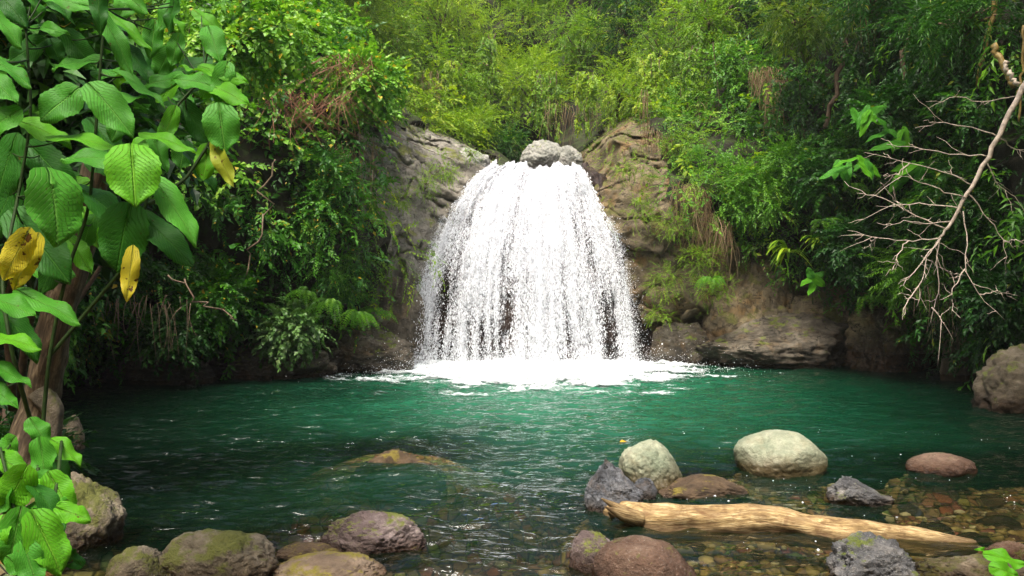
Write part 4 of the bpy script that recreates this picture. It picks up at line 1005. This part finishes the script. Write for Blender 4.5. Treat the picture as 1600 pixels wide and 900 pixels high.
# ------------------------------------------------------------------ big quilted leaves
def bigleaf_mat(name, c0, c1, cv, spots=False):
    m, nt, out = new_mat(name)
    uvn = nd(nt, 'ShaderNodeUVMap'); uvn.uv_map = 'uv'
    s = nd(nt, 'ShaderNodeSeparateXYZ'); nt.links.new(uvn.outputs[0], s.inputs[0])
    au = mth(nt, 'ABSOLUTE', mth(nt, 'SUBTRACT', s.outputs[0], .5))
    ph = mth(nt, 'SUBTRACT', mth(nt, 'MULTIPLY', s.outputs[1], 13.0), mth(nt, 'MULTIPLY', au, 13.0))
    wv = mth(nt, 'ABSOLUTE', mth(nt, 'SUBTRACT', mth(nt, 'FRACT', ph), .5))       # 0 at vein centre .5 at edge
    vein = mth(nt, 'MAXIMUM', mrange(nt, wv, .03, .10, 1, 0), mrange(nt, au, .008, .03, 1, 0))
    n = noise_tex(nt, 14, 5, .6)
    n2 = noise_tex(nt, 120, 2, .5)
    at = nd(nt, 'ShaderNodeObjectInfo').outputs['Random']
    c = mixc(nt, mth(nt, 'ADD', mth(nt, 'MULTIPLY', n, .5), mth(nt, 'MULTIPLY', at, .5)), c0, c1)
    c = mixc(nt, mth(nt, 'MULTIPLY', vein, .7), c, cv)
    c = mixc(nt, mrange(nt, n2, .45, .75, 0, .25), c, (c1[0] * 1.3, c1[1] * 1.2, c1[2] * 1.5))
    if not spots: c = mixc(nt, mrange(nt, noise_tex(nt, 38, 3, .6), .70, .73), c, (.09, .06, .01))
    if spots:
        c = mixc(nt, mrange(nt, noise_tex(nt, 24, 4, .6), .60, .64), c, (.10, .045, .01))
    pr = nd(nt, 'ShaderNodeBsdfPrincipled'); nt.links.new(c, pr.inputs['Base Color']); pr.inputs['Roughness'].default_value = .5; pr.inputs['Specular IOR Level'].default_value = .16
    b = nd(nt, 'ShaderNodeBump'); b.inputs['Strength'].default_value = 1; b.inputs['Distance'].default_value = .012
    nt.links.new(mth(nt, 'ADD', mth(nt, 'MULTIPLY', mth(nt, 'SUBTRACT', 1.0, vein), .6), mth(nt, 'MULTIPLY', n2, .12)), b.inputs['Height']); nt.links.new(b.outputs[0], pr.inputs['Normal'])
    tr = nd(nt, 'ShaderNodeBsdfTranslucent'); nt.links.new(mixc(nt, 1.0, c, (1.3, 1.2, .4), 'MULTIPLY'), tr.inputs[0])
    mx = nd(nt, 'ShaderNodeMixShader'); mx.inputs[0].default_value = .28
    nt.links.new(pr.outputs[0], mx.inputs[1]); nt.links.new(tr.outputs[0], mx.inputs[2]); nt.links.new(mx.outputs[0], out.inputs[0]); return m
BL = dict(g=bigleaf_mat('big_leaf_green', (.035, .19, .012), (.085, .33, .025), (.18, .46, .07)),
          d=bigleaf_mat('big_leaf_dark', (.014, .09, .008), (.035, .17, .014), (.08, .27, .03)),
          b=bigleaf_mat('big_leaf_bright', (.06, .26, .008), (.13, .42, .015), (.22, .50, .04)),
          y=bigleaf_mat('big_leaf_yellow', (.48, .40, .02), (.62, .54, .04), (.45, .48, .08), True),
          h=bigleaf_mat('big_leaf_turning', (.22, .30, .02), (.38, .42, .03), (.4, .45, .08), True))
def big_leaf(parent, b, t, width, mat, rg, heart=1.0, cup=.18, curl=.22, facing=None):
    nu_, nv_ = 15, 26
    ax = t - b; L = np.linalg.norm(ax); y = ax / L
    view = norm(np.array([0, 0, CAM_H]) - (b + t) / 2)
    f = norm(view * .8 + np.array([0, 0, .75]) + rg.normal(size=3) * .25) if facing is None else facing
    x = norm(np.cross(y, f)); z = np.cross(x, y)
    U, Vv = np.meshgrid(np.linspace(-1, 1, nu_), np.linspace(0, 1, nv_), indexing='ij')
    prof = 2.14 * Vv ** .42 * (1 - Vv) ** .72 * (1 - .25 * sstep(.75, 1, Vv))
    prof = np.maximum(prof, .02)
    wob = 1 + .035 * np.sin(Vv * 55 + np.abs(U) * 3) * (np.abs(U) > .9)
    X_ = U * prof * width / 2 * wob
    Y_ = Vv * L - heart * .30 * L * np.abs(U) ** 1.3 * (1 - Vv) ** 3.0
    ph = Vv * 13 - np.abs(U) * 6.5
    quilt = np.abs(np.sin(PI * ph)) * .016 * (1 - np.abs(U) ** 4) * (width / .2)
    Z_ = cup * np.abs(U) ** 1.2 * prof * width / 2 - curl * L * Vv ** 2.2 + quilt + .012 * np.sin(Vv * 11 + rg.uniform(0, 6)) * np.abs(U)
    Z_ = Z_ + curl * L * .35 * Vv
    Pn = b + X_.ravel()[:, None] * x + Y_.ravel()[:, None] * y + Z_.ravel()[:, None] * z
    uv = np.stack([(U.ravel() * prof.ravel() * .5 + .5), Vv.ravel()], 1)
    return child('leaf', Pn, grid_faces(nu_, nv_), BL[mat], parent, smooth=True, uv=uv)
def big_plant(label, stems, leaves, seed, name='broad_leaved_plant', ratio=1.0, dj=.25):
    rg = np.random.default_rng(seed)
    S_ = [np.array([P(*q) for q in st]) for st in stems]
    root = empty(name, S_[0][0]); tag(root, label, 'plant')
    allp = []
    for st, Sp in zip(stems, S_):
        n = 40; t = np.linspace(0, 1, n); t0 = np.linspace(0, 1, len(Sp))
        pth_ = np.stack([np.interp(t, t0, Sp[:, i]) for i in range(3)], 1)
        for _ in range(5): pth_[1:-1] = (pth_[:-2] + 2 * pth_[1:-1] + pth_[2:]) / 4
        V, Fq = tube_geo(pth_, np.linspace(.009, .005, n), 8)
        child('stem', V, Fq, M_STEM, root, smooth=True); allp.append(pth_)
    allp = np.concatenate(allp)
    for lf in leaves[:96]:
        bx_, by_, tx_, ty_, w, mt = lf[:6]; d = lf[6] if len(lf) > 6 else None
        ppx, ppy = proj(allp); j = np.argmin(np.hypot(ppx - bx_, ppy - by_) + rg.uniform(0, 20, len(ppx)))
        dd = (allp[j, 1] - rg.uniform(.02, dj)) if d is None else d
        ln = math.hypot(tx_ - bx_, ty_ - by_) * dd / F
        sh = max(0, 1 - ln / (w * 1.25 * dd / F)) * .9      # foreshortened leaves point at the viewer
        b = P(bx_, by_, dd); t = P(tx_, ty_, dd - sh * w * dd / F - rg.uniform(0, .05))
        lo = big_leaf(root, b, t, w * 1.02 * dd / F, mt, rg, cup=.05 if mt == 'y' else .18, curl=.08 if mt == 'y' else .13, facing=norm(np.array([0, 0, CAM_H]) - (b + t) / 2) if mt == 'y' else None)
        s = allp[j]; mid = (s + b) / 2 + np.array([0, 0, -.02 + .25 * np.linalg.norm(b - s) * rg.uniform(0, 1) * 0])
        child('leaf_stalk', *tube_geo(bez(s, mid, b + norm(t - b) * .01, 7), np.linspace(.004, .0025, 7), 6), M_STEM, lo, smooth=True)
    return root
UP = [
 (206,244,212,322,78,'b',3.0),(78,288,92,384,88,'g',2.9),(344,176,352,238,54,'g',3.3),(250,296,310,380,46,'g',3.1),(200,340,182,426,72,'d',3.2),(234,350,302,414,44,'d',3.25),
 (128,300,196,350,62,'d',3.3),(190,252,92,244,44,'g',3.1),(98,216,192,230,38,'b',3.2),(112,150,62,188,56,'g',3.2),(152,146,208,212,52,'g',3.1),(145,98,78,104,36,'g',3.4),
 (190,118,260,162,24,'g',3.3),(322,132,268,122,34,'g',3.35),(322,116,280,102,26,'b',3.4),(326,108,388,128,26,'b',3.4),(338,138,390,163,32,'b',3.35),(236,212,306,236,26,'b',3.2),
 (152,-12,158,52,26,'d',3.0),(166,36,208,116,30,'g',3.1),(178,28,238,76,20,'b',3.2),(-12,94,50,132,34,'g',3.1),(-20,120,28,160,40,'g',3.0),(20,180,-30,215,46,'g',3.0),(45,196,112,226,40,'b',3.25),
 (36,350,108,440,66,'d',3.3),(38,374,4,440,40,'y',2.95),(52,384,20,455,34,'y',3.0),(206,402,198,472,26,'y',3.1),(338,232,364,292,26,'h',3.3),
 (-10,468,56,492,42,'g',2.9),(46,466,126,502,38,'g',3.0),(-12,528,64,542,36,'b',2.8),(-10,572,50,602,28,'g',2.8),(-12,606,28,636,26,'g',2.8),(8,494,62,562,46,'d',3.1),
 (170,158,232,150,30,'g',3.3),(60,42,108,52,22,'g',3.4),(130,10,60,-10,30,'g',3.3),(240,220,262,270,26,'g',3.3),(150,200,196,262,44,'d',3.45),(60,240,118,300,50,'d',3.5),(20,235,-10,330,60,'d',3.4),
 (110,60,150,110,36,'d',3.5),(60,70,10,98,36,'d',3.45),(200,80,240,130,30,'d',3.5),(230,140,290,190,34,'d',3.55),(290,170,330,230,34,'d',3.6),(20,300,-20,380,50,'d',3.4),(100,390,60,460,44,'d',3.5),
 (180,-20,230,20,30,'g',3.3),(70,-20,110,30,34,'d',3.4),(0,-10,40,40,36,'d',3.3),(300,250,340,300,30,'d',3.6),(270,180,250,230,26,'b',3.35),(258,150,300,112,22,'b',3.45),(-16,20,36,72,38,'g',3.2),
]
_g = np.random.default_rng(17)
for k in range(40):
    ex, ey = _g.uniform(-10, 330), _g.uniform(-10, 440)
    if k % 2: ex, ey = _g.uniform(150, 370), _g.uniform(20, 250)
    elif ex > 120 + (430 - ey) * .55: ex *= .5
    a_ = _g.uniform(-.2, PI + .2); l_ = _g.uniform(34, 62)
    UP.append((ex, ey, ex + math.cos(a_) * l_, ey + abs(math.sin(a_)) * l_ * .8 + 6, _g.uniform(22, 38), 'gbdgb'[k % 5], _g.uniform(3.35, 3.9)))
big_plant('tall plant with large quilted heart shaped leaves filling the upper left', [[(60, 760, 3.2), (75, 560, 3.3), (105, 420, 3.3), (140, 330, 3.3), (150, 200, 3.3), (160, 60, 3.3), (175, -60, 3.3)],
    [(75, 560, 3.3), (150, 470, 3.35), (210, 400, 3.3), (232, 300, 3.3), (240, 220, 3.35), (280, 160, 3.4), (322, 118, 3.45)],
    [(60, 700, 3.2), (20, 560, 3.0), (0, 440, 3.1), (30, 300, 3.3), (50, 180, 3.3), (40, 40, 3.3)], [(232, 320, 3.3), (290, 280, 3.4), (330, 220, 3.45), (345, 150, 3.45)]], UP, 50)
LOWL = [
 (20,880,60,905,30,'g',2.35),(120,880,96,858,24,'d',2.6),(70,742,50,770,24,'g',2.6),
 (52,662,74,694,32,'g',2.75),(66,698,72,752,40,'g',2.7),(88,692,128,726,28,'b',2.75),(-8,712,46,744,36,'b',2.6),(36,742,4,806,52,'b',2.5),(62,760,16,776,30,'b',2.55),(84,752,112,802,42,'b',2.55),
 (98,798,140,812,32,'b',2.5),(58,820,98,898,60,'b',2.4),(28,812,12,888,48,'g',2.42),(48,792,106,780,34,'g',2.52),(0,820,-20,880,40,'b',2.4),(20,690,-10,720,34,'g',2.7),(40,860,60,920,40,'g',2.35),(80,712,112,760,24,'d',2.8),
 (60,770,100,836,38,'d',2.5),(14,770,-20,812,40,'g',2.5),
]
big_plant('low bright green broad leaved plant in front of the grey lichen boulder', [[(60, 960, 2.5), (62, 880, 2.5), (58, 790, 2.55), (60, 700, 2.75), (56, 655, 2.8)], [(30, 960, 2.4), (28, 860, 2.45), (20, 780, 2.5), (0, 700, 2.6)], [(62, 880, 2.5), (80, 820, 2.5), (90, 750, 2.55), (96, 690, 2.75)]], LOWL, 51)
# green leaf in the lower right corner
big_plant('single bright leaf sprig sticking up in the bottom right corner', [[(1560, 960, 2.7), (1556, 900, 2.7), (1548, 868, 2.75)]], [(1552, 868, 1604, 884, 26, 'b', 2.65), (1556, 888, 1590, 900, 26, 'b', 2.6), (1548, 870, 1528, 856, 12, 'b', 2.7)], 52, name='leaf_sprig')
# broad leaves on the right bank
RB = []
_g = np.random.default_rng(91)
for cx_, cy_ in ((1330, 255), (1400, 215), (1350, 180), (1440, 260)):
    for k in range(9):
        a = _g.uniform(-.3, PI + .3); r = _g.uniform(20, 46)
        bx_ = cx_ + _g.uniform(-26, 26); by_ = cy_ + _g.uniform(-10, 10)
        RB.append((bx_, by_, bx_ + math.cos(a) * r, by_ + abs(math.sin(a)) * r * .6 + 8, 12, 'g' if k % 3 else 'b'))
RB += [(1420, 262, 1385, 302, 16, 'b'), (1440, 262, 1430, 296, 14, 'g'), (1275, 440, 1262, 462, 14, 'b'), (1268, 436, 1250, 446, 12, 'b'), (1272, 434, 1290, 448, 13, 'b'), (1268, 432, 1262, 418, 12, 'g'), (1275, 434, 1288, 424, 11, 'g')]
big_plant('broad leaved branches reaching out of the dark right slope', [[(1480, 330, 12.6), (1440, 270, 12.2), (1380, 240, 11.9), (1310, 250, 11.8)], [(1480, 330, 12.6), (1450, 240, 12.2), (1400, 205, 12.0), (1330, 180, 12.0)]], RB[:38], 53, dj=.4)
big_plant('small broad leaved sprout on the bare earth of the right bank', [[(1270, 475, 14.5), (1270, 450, 14.3), (1270, 432, 14.2)]], RB[38:], 54, name='leafy_sprout', dj=.2)

# ------------------------------------------------------------------ dead branch, poles, hanging roots, dry grass
rg = np.random.default_rng(61)
def dead_branch():
    main = np.array([P(*q) for q in ((1640, 40, 8.3), (1600, 132, 8.35), (1560, 215, 8.4), (1520, 290, 8.5), (1488, 345, 8.6), (1468, 372, 8.65))])
    root = empty('dead_branch', main[0]); tag(root, 'bleached bare dead branch hanging down on the right', 'branch')
    t = np.linspace(0, 1, 24); mp_ = np.stack([np.interp(t, np.linspace(0, 1, len(main)), main[:, i]) for i in range(3)], 1)
    child('branch', *tube_geo(wiggle(mp_, .008, rg), np.linspace(.034, .014, 24), 10), M_DEAD, root, smooth=True)
    twigs = [[(1468,372),(1450,400),(1440,440),(1432,480)], [(1468,372),(1420,376),(1370,372),(1325,360)], [(1470,372),(1425,430),(1405,450)], [(1480,358),(1420,330),(1360,300),(1340,310)],
             [(1500,325),(1440,318),(1390,322),(1335,350)], [(1520,290),(1480,270),(1420,255),(1350,238)], [(1545,245),(1490,240),(1420,230),(1385,225)], [(1510,310),(1450,290),(1400,270)],
             [(1505,330),(1512,380),(1508,420),(1530,460),(1570,500)], [(1510,300),(1545,340),(1568,378),(1572,425)], [(1468,372),(1462,410),(1468,450),(1460,480),(1452,510)], [(1560,215),(1590,235),(1620,240)],
             [(1490,345),(1450,350),(1410,345),(1380,358)], [(1560,215),(1520,200),(1470,190),(1430,200)], [(1568,378),(1590,375),(1615,372)], [(1530,460),(1560,455),(1590,470)],
             [(1440,440),(1418,470),(1410,500)],[(1590,150),(1540,160),(1490,150),(1450,170)],[(1540,250),(1560,290),(1590,310),(1610,350)],[(1440,400),(1470,420),(1500,430)],
             [(1420,376),(1400,400),(1395,425)],[(1370,372),(1350,390)],[(1420,330),(1395,310),(1375,285)],[(1420,255),(1400,275),(1380,275)],[(1456,480),(1468,495),(1474,505)],[(1508,420),(1490,450),(1486,490)]]
    for tw in twigs:
        n = len(tw); d0 = 8.6 - rg.uniform(-.1, .1); dd = rg.uniform(-.5, .5)
        pp_ = np.array([P(q[0], q[1], d0 + dd * i / n) for i, q in enumerate(tw)])
        t = np.linspace(0, 1, 12); pp_ = np.stack([np.interp(t, np.linspace(0, 1, n), pp_[:, i]) for i in range(3)], 1)
        pp_ = wiggle(pp_, .008, rg); g = Geo(); g.add(*tube_geo(pp_, np.linspace(.0075, .002, 12), 5))
        for q in range(6):
            i = rg.integers(2, 11); v = norm(pp_[i] - pp_[i - 2]); e = pp_[i] + (v * .5 + rg.normal(size=3) * np.array([.7, .5, .7])) * rg.uniform(.06, .22)
            g.add(*tube_geo(wiggle(bez(pp_[i], (pp_[i] + e) / 2, e, 5), .008, rg), np.linspace(.004, .0016, 5), 4))
        g.make('twig', M_DEAD, root, True)
dead_branch()
def pole(label, a, b, r, mat=M_POLE, name='bamboo_pole', cat='pole', group=None, n=14, wig=.012):
    A, B = P(*a), P(*b); p = wiggle(np.linspace(A, B, n), wig, rg)
    rr = np.full(n, r) * np.linspace(1, .75, n); rr[::3] *= 1.15
    o = link_mesh(name, *tube_geo(p, rr, 10), mat, None, True); return tag(o, label, cat, group)
pole('long brownish bamboo pole slanting down from the top right corner', (1560, -30, 10.6), (1528, 138, 10.8), .035)
pole('short broken bamboo stub leaning beside the dead branch', (1552, 70, 9.9), (1584, 138, 9.7), .04)
pole('pale snapped stick next to the broken bamboo stub', (1568, 98, 9.6), (1590, 134, 9.5), .03, M_DEAD, 'broken_stick', 'stick')
pole('thin vertical stem at the far right of the dead branch', (1600, 40, 9.9), (1592, 190, 9.9), .018, name='thin_stem', cat='stem')
pole('thin bare stick lying over the right shore beside the fall', (1040, 553, 15.4), (1165, 524, 15.1), .02, M_ROOT, 'fallen_stick', 'stick', wig=.03)
pole('bare vine curving down the left hillside', (430, 250, 11.2), (385, 430, 11.3), .012, M_ROOT, 'bare_vine', 'vine', wig=.06)
pole('crooked bare twig reaching over the left shore', (262, 430, 10.6), (370, 500, 10.8), .012, M_ROOT, 'bare_twig', 'twig', wig=.05)
def hanging(label, px0, px1, py0, d, ln, n, mat, name, cat, r=.006, group=None, leafy=False, slope=0.0, spread=.12, seed=0):
    rg = np.random.default_rng(seed + 900); g = Geo()
    for k in range(n):
        a = rg.uniform(0, 1); x_ = px0 + (px1 - px0) * a; y_ = py0 + slope * (x_ - px0) + rg.uniform(-12, 12)
        p = P(x_, y_, d + rg.uniform(-.15, .25)); L = ln * rg.uniform(.15, 1.1) ** 1.2
        e = p + np.array([rg.normal() * spread * 1.8 * L, rg.normal() * spread * L, -L]); m_ = (p + e) / 2 + rg.normal(size=3) * .14 * L + np.array([0, -.12 * L, 0])
        pth_ = bez(p, m_, e, 7); g.add(*tube_geo(pth_, np.linspace(r * .8, r * .25, 7), 3), rg.random())
    o = g.make(name, mat); return tag(o, label, cat, group)
hanging('matted dry brown grass hanging on the dark part of the right slope', 1170, 1226, 115, 16.3, .9, 170, LM['dry'], 'dry_grass', 'dry grass', seed=1)
hanging('narrow dry root skirt hanging below the matted brown grass', 1195, 1222, 150, 16.1, 1.3, 90, LM['dry'], 'dry_roots', 'roots', seed=2, spread=.06)
hanging('straw coloured grass beard lying over the right cliff', 1050, 1110, 290, 15.2, 1.1, 230, LM['dry'], 'dry_grass', 'dry grass', seed=3, slope=.25)
hanging('straw beard falling beside the tawny rock of the right cliff', 1085, 1145, 330, 14.9, 1.0, 170, LM['dry'], 'dry_grass', 'dry grass', seed=4, slope=.5)
hanging('dry grass tuft at the crest of the right cliff', 1005, 1050, 205, 16.4, .7, 120, LM['dry'], 'dry_grass', 'dry grass', seed=5, slope=.3)
hanging('long thin straw strand hanging on the right cliff crest', 1002, 1012, 150, 17.0, 1.4, 26, LM['dry'], 'dry_vine', 'vine', seed=6, spread=.02)
hanging('bundle of brown aerial roots above the dark hollow', 850, 960, 165, 20.6, 1.4, 70, LM['dry'], 'aerial_roots', 'roots', seed=7, spread=.05)
hanging('grey root curtain on the slope above the left cliff', 640, 690, 120, 20.4, 1.4, 70, LM['dry'], 'aerial_roots', 'roots', seed=8, spread=.08)
hanging('thin roots hanging in the shade of the fresh green mound', 1090, 1160, 165, 17.2, 1.2, 60, LM['dry'], 'aerial_roots', 'roots', seed=9, spread=.05)
hanging('fine brown roots dangling from the left bank near the trunk', 140, 300, 470, 10.9, .8, 40, M_ROOT, 'aerial_roots', 'roots', seed=10, spread=.08, r=.007)
hanging('brown twiggy roots over the left cliff shoulder', 520, 590, 230, 13.3, 1.2, 60, LM['dry'], 'aerial_roots', 'roots', seed=11, spread=.12)
hanging('dangling roots under the dead branch on the right', 1430, 1500, 440, 11.8, 1.1, 34, M_ROOT, 'aerial_roots', 'roots', seed=12, spread=.08)
hanging('thin roots hanging from the bamboo at the upper right', 1320, 1420, 0, 13.2, 1.0, 14, LM['dry'], 'aerial_roots', 'roots', seed=13, spread=.04)
for i, (lb, a, b, r) in enumerate((
  ('dark slender trunk high on the right slope', (1290, 200, 14.6), (1330, 20, 14.4), .045), ('thin trunk crossing the shade at far right', (1395, 260, 12.8), (1420, 30, 12.6), .04))):
    pole(lb, a, b, r, M_TWIG, 'slender_trunk', 'tree stem', wig=.03)
M_RED = plain('twig_reddish', (.16, .07, .035))
hanging('reddish bare stems tangled over the upper left hillside creeper', 400, 560, 150, 12.4, .9, 120, M_RED, 'dead_shrub', 'dead shrub', seed=20, spread=.5, r=.008)
hanging('brown dead stems on the shoulder of the left hillside', 500, 585, 95, 12.8, .7, 80, M_RED, 'dead_shrub', 'dead shrub', seed=21, spread=.5, r=.008)
def vine(label, px, py, d, ln, seed, mat='back', n=34, wide=.22, kind_='ivy'):
    rg = np.random.default_rng(seed); p = P(px, py, d); root = empty('hanging_vine', p); tag(root, label, 'vine', 'leafy vines hanging in the gorge')
    g = Geo(); Cs = []
    for k in range(5):
        a = p + np.array([rg.normal() * wide, rg.uniform(-.1, .1), rg.uniform(-.1, .1)]); L = ln * rg.uniform(.5, 1.1)
        pt = bez(a, a + [rg.normal() * .15, -.25, -L * .3], a + [rg.normal() * .12, -.1, -L], 12); g.add(*tube_geo(pt, np.linspace(.012, .004, 12), 4), .4)
        Cs.append(pt[rg.integers(0, 12, n)] + rg.normal(size=(n, 3)) * .05)
    child('stems', *g.arrays()[:2], M_TWIG, root)
    C = np.concatenate(Cs); ax = norm(rg.normal(size=C.shape) * .6 + np.array([0, -.5, -.9])); nr = norm(rg.normal(size=C.shape) * .3 + np.array([0, -.8, .8]))
    V, Fc, A = place_sprays(SP[kind_], C, ax, nr, rg.uniform(.5, .95, len(C)), rg); child('foliage', V, Fc, LM[mat], root, attrs={'rnd': A})
for i, q in enumerate((
 ('leafy vine falling left of the root curtain above the left cliff', 640, 90, 20.6, 1.9, 'back'), ('leafy vine hanging right of the root curtain above the left cliff', 705, 100, 21.3, 2.2, 'backy'),
 ('long green vine hanging over the middle of the gorge', 770, 60, 23.0, 2.6, 'back'), ('vine curtain hanging into the dark hollow on its left side', 850, 120, 21.8, 1.7, 'back'),
 ('bright vine hanging over the right side of the dark hollow', 930, 120, 19.6, 1.3, 'backy'), ('vine falling onto the crest of the right cliff', 1015, 90, 18.4, 2.0, 'backy'),
 ('vine hanging between the crest and the matted brown grass', 1080, 80, 17.6, 2.2, 'back'), ('vine column just left of the matted brown grass', 1140, 70, 17.0, 1.8, 'fern'),
 ('dark vine hanging right of the matted brown grass', 1245, 130, 15.3, 1.6, 'right'), ('dim vine hanging high on the dark right slope', 1330, 70, 13.6, 1.3, 'right'))):
    vine(q[0], q[1], q[2], q[3], q[4], 950 + i, q[5])
# fallen leaf on the water
rl = np.random.default_rng(5)
fl = P(968, 694, wd(694)); fl[2] = water_z(np.array([fl[0]]), np.array([fl[1]]))[0] + .012
g = Geo(); M = leaf_M(np.array([[1., .2, .12]]), np.array([[0, -.3, 1.]]), np.array([.075]), np.array([.05]))
g.add((np.einsum('lij,vj->lvi', M, LEAFV) + fl).reshape(-1, 3), LEAFF, 1.0)
o = g.make('fallen_leaf', leaf_mat('leaf_orange', [(0, (.6, .3, .01)), (1, (.75, .42, .02))])); tag(o, 'small orange yellow leaf floating beside the pale green boulder', 'leaf')

# ------------------------------------------------------------------ shrubs of the near left bank and unseen tree crowns added to darken the banks
NEAR = [
 (100, 230, 5.4, 150, 130, 'big', 'dark', 'shaded broad leaved shrub behind the large quilted leaves'),
 (20, 50, 5.2, 110, 90, 'big', 'hill', 'shrub in the top left corner behind the tall plant'),
 (330, 50, 9.2, 150, 75, 'ivy', 'hilltop_lit', 'sunlit yellow green creeper mound in the upper left'),
 (-30, 540, 7.4, 60, 110, 'mid', 'dark', 'dark shrub at the left edge behind the leaning trunk'),
 (10, 720, 6.0, 60, 60, 'mid', 'dark', 'dark shrub behind the low bright plant'),
]
for i, (a, b, d, rx, ry, kd, mt, lb) in enumerate(NEAR):
    shrub(lb, a, b, d, rx, ry, kd, mt, 600 + i, n=int(380 + 260 * rx * ry * (d / F) ** 2), base=P(min(a, 20), 640, d + .6), scale=(.7, 1.15))
def added_shade_tree(label, c, rad, n, seed, base, kd='big', mt='dark', scale=(1.3, 2.2), r=.16):  # crown outside the frame, put in to block light over a bank
    (V, Fc, A), lc = crown_geo(c, rad, n, kd, seed, lobes=14, scale=scale)
    root = empty('tree', base); tag(root, label, 'tree', 'unseen trees added to shade the pool banks')
    child('crown', V, Fc, LM[mt], root, attrs={'rnd': A})
    g = Geo(); c = np.asarray(c, float); base = np.asarray(base, float)
    g.add(*tube_geo(bez(base, (base + c) / 2 + [0, 0, 1], c, 14), np.linspace(r, r * .5, 14), 10))
    for q in lc: g.add(*tube_geo(bez(base * .25 + c * .75, (q + c) / 2 + [0, 0, -.3], q, 8), np.linspace(r * .4, r * .12, 8), 6))
    g.make('trunk', M_TWIG, root, True)
added_shade_tree('unseen tall tree added to shade the right bank', (10.2, 11.5, 9.2), (4.2, 4.6, 2.0), 1500, 700, (12.5, 12, 2))
added_shade_tree('unseen tall tree added to shade the right side near the viewer', (8.0, 5.0, 7.5), (3.6, 3.6, 1.8), 1100, 701, (11.5, 4.5, 1))
added_shade_tree('unseen tall tree added to shade the left bank near the viewer', (-8.5, 3.0, 8.2), (3.4, 3.2, 1.8), 1100, 702, (-11, 3, 4))

# ------------------------------------------------------------------ mist in the gorge
hm = bpy.data.materials.new('haze'); hm.use_nodes = True; ht = hm.node_tree; ht.nodes.clear()
ho = ht.nodes.new('ShaderNodeOutputMaterial'); hv = ht.nodes.new('ShaderNodeVolumePrincipled')
hv.inputs['Color'].default_value = (.92, .95, .90, 1); hv.inputs['Density'].default_value = .0008; hv.inputs['Anisotropy'].default_value = .2
ht.links.new(hv.outputs[0], ho.inputs['Volume'])
bb = np.array([[a, b, c] for a in (-60, 60) for b in (-40, 60) for c in (-6, 26)], float)
tag(link_mesh('haze', bb, np.array([[0, 1, 3, 2], [4, 6, 7, 5], [0, 4, 5, 1], [2, 3, 7, 6], [0, 2, 6, 4], [1, 5, 7, 3]]), hm), 'thin pale mist hanging in the gorge', 'haze', kind='stuff')
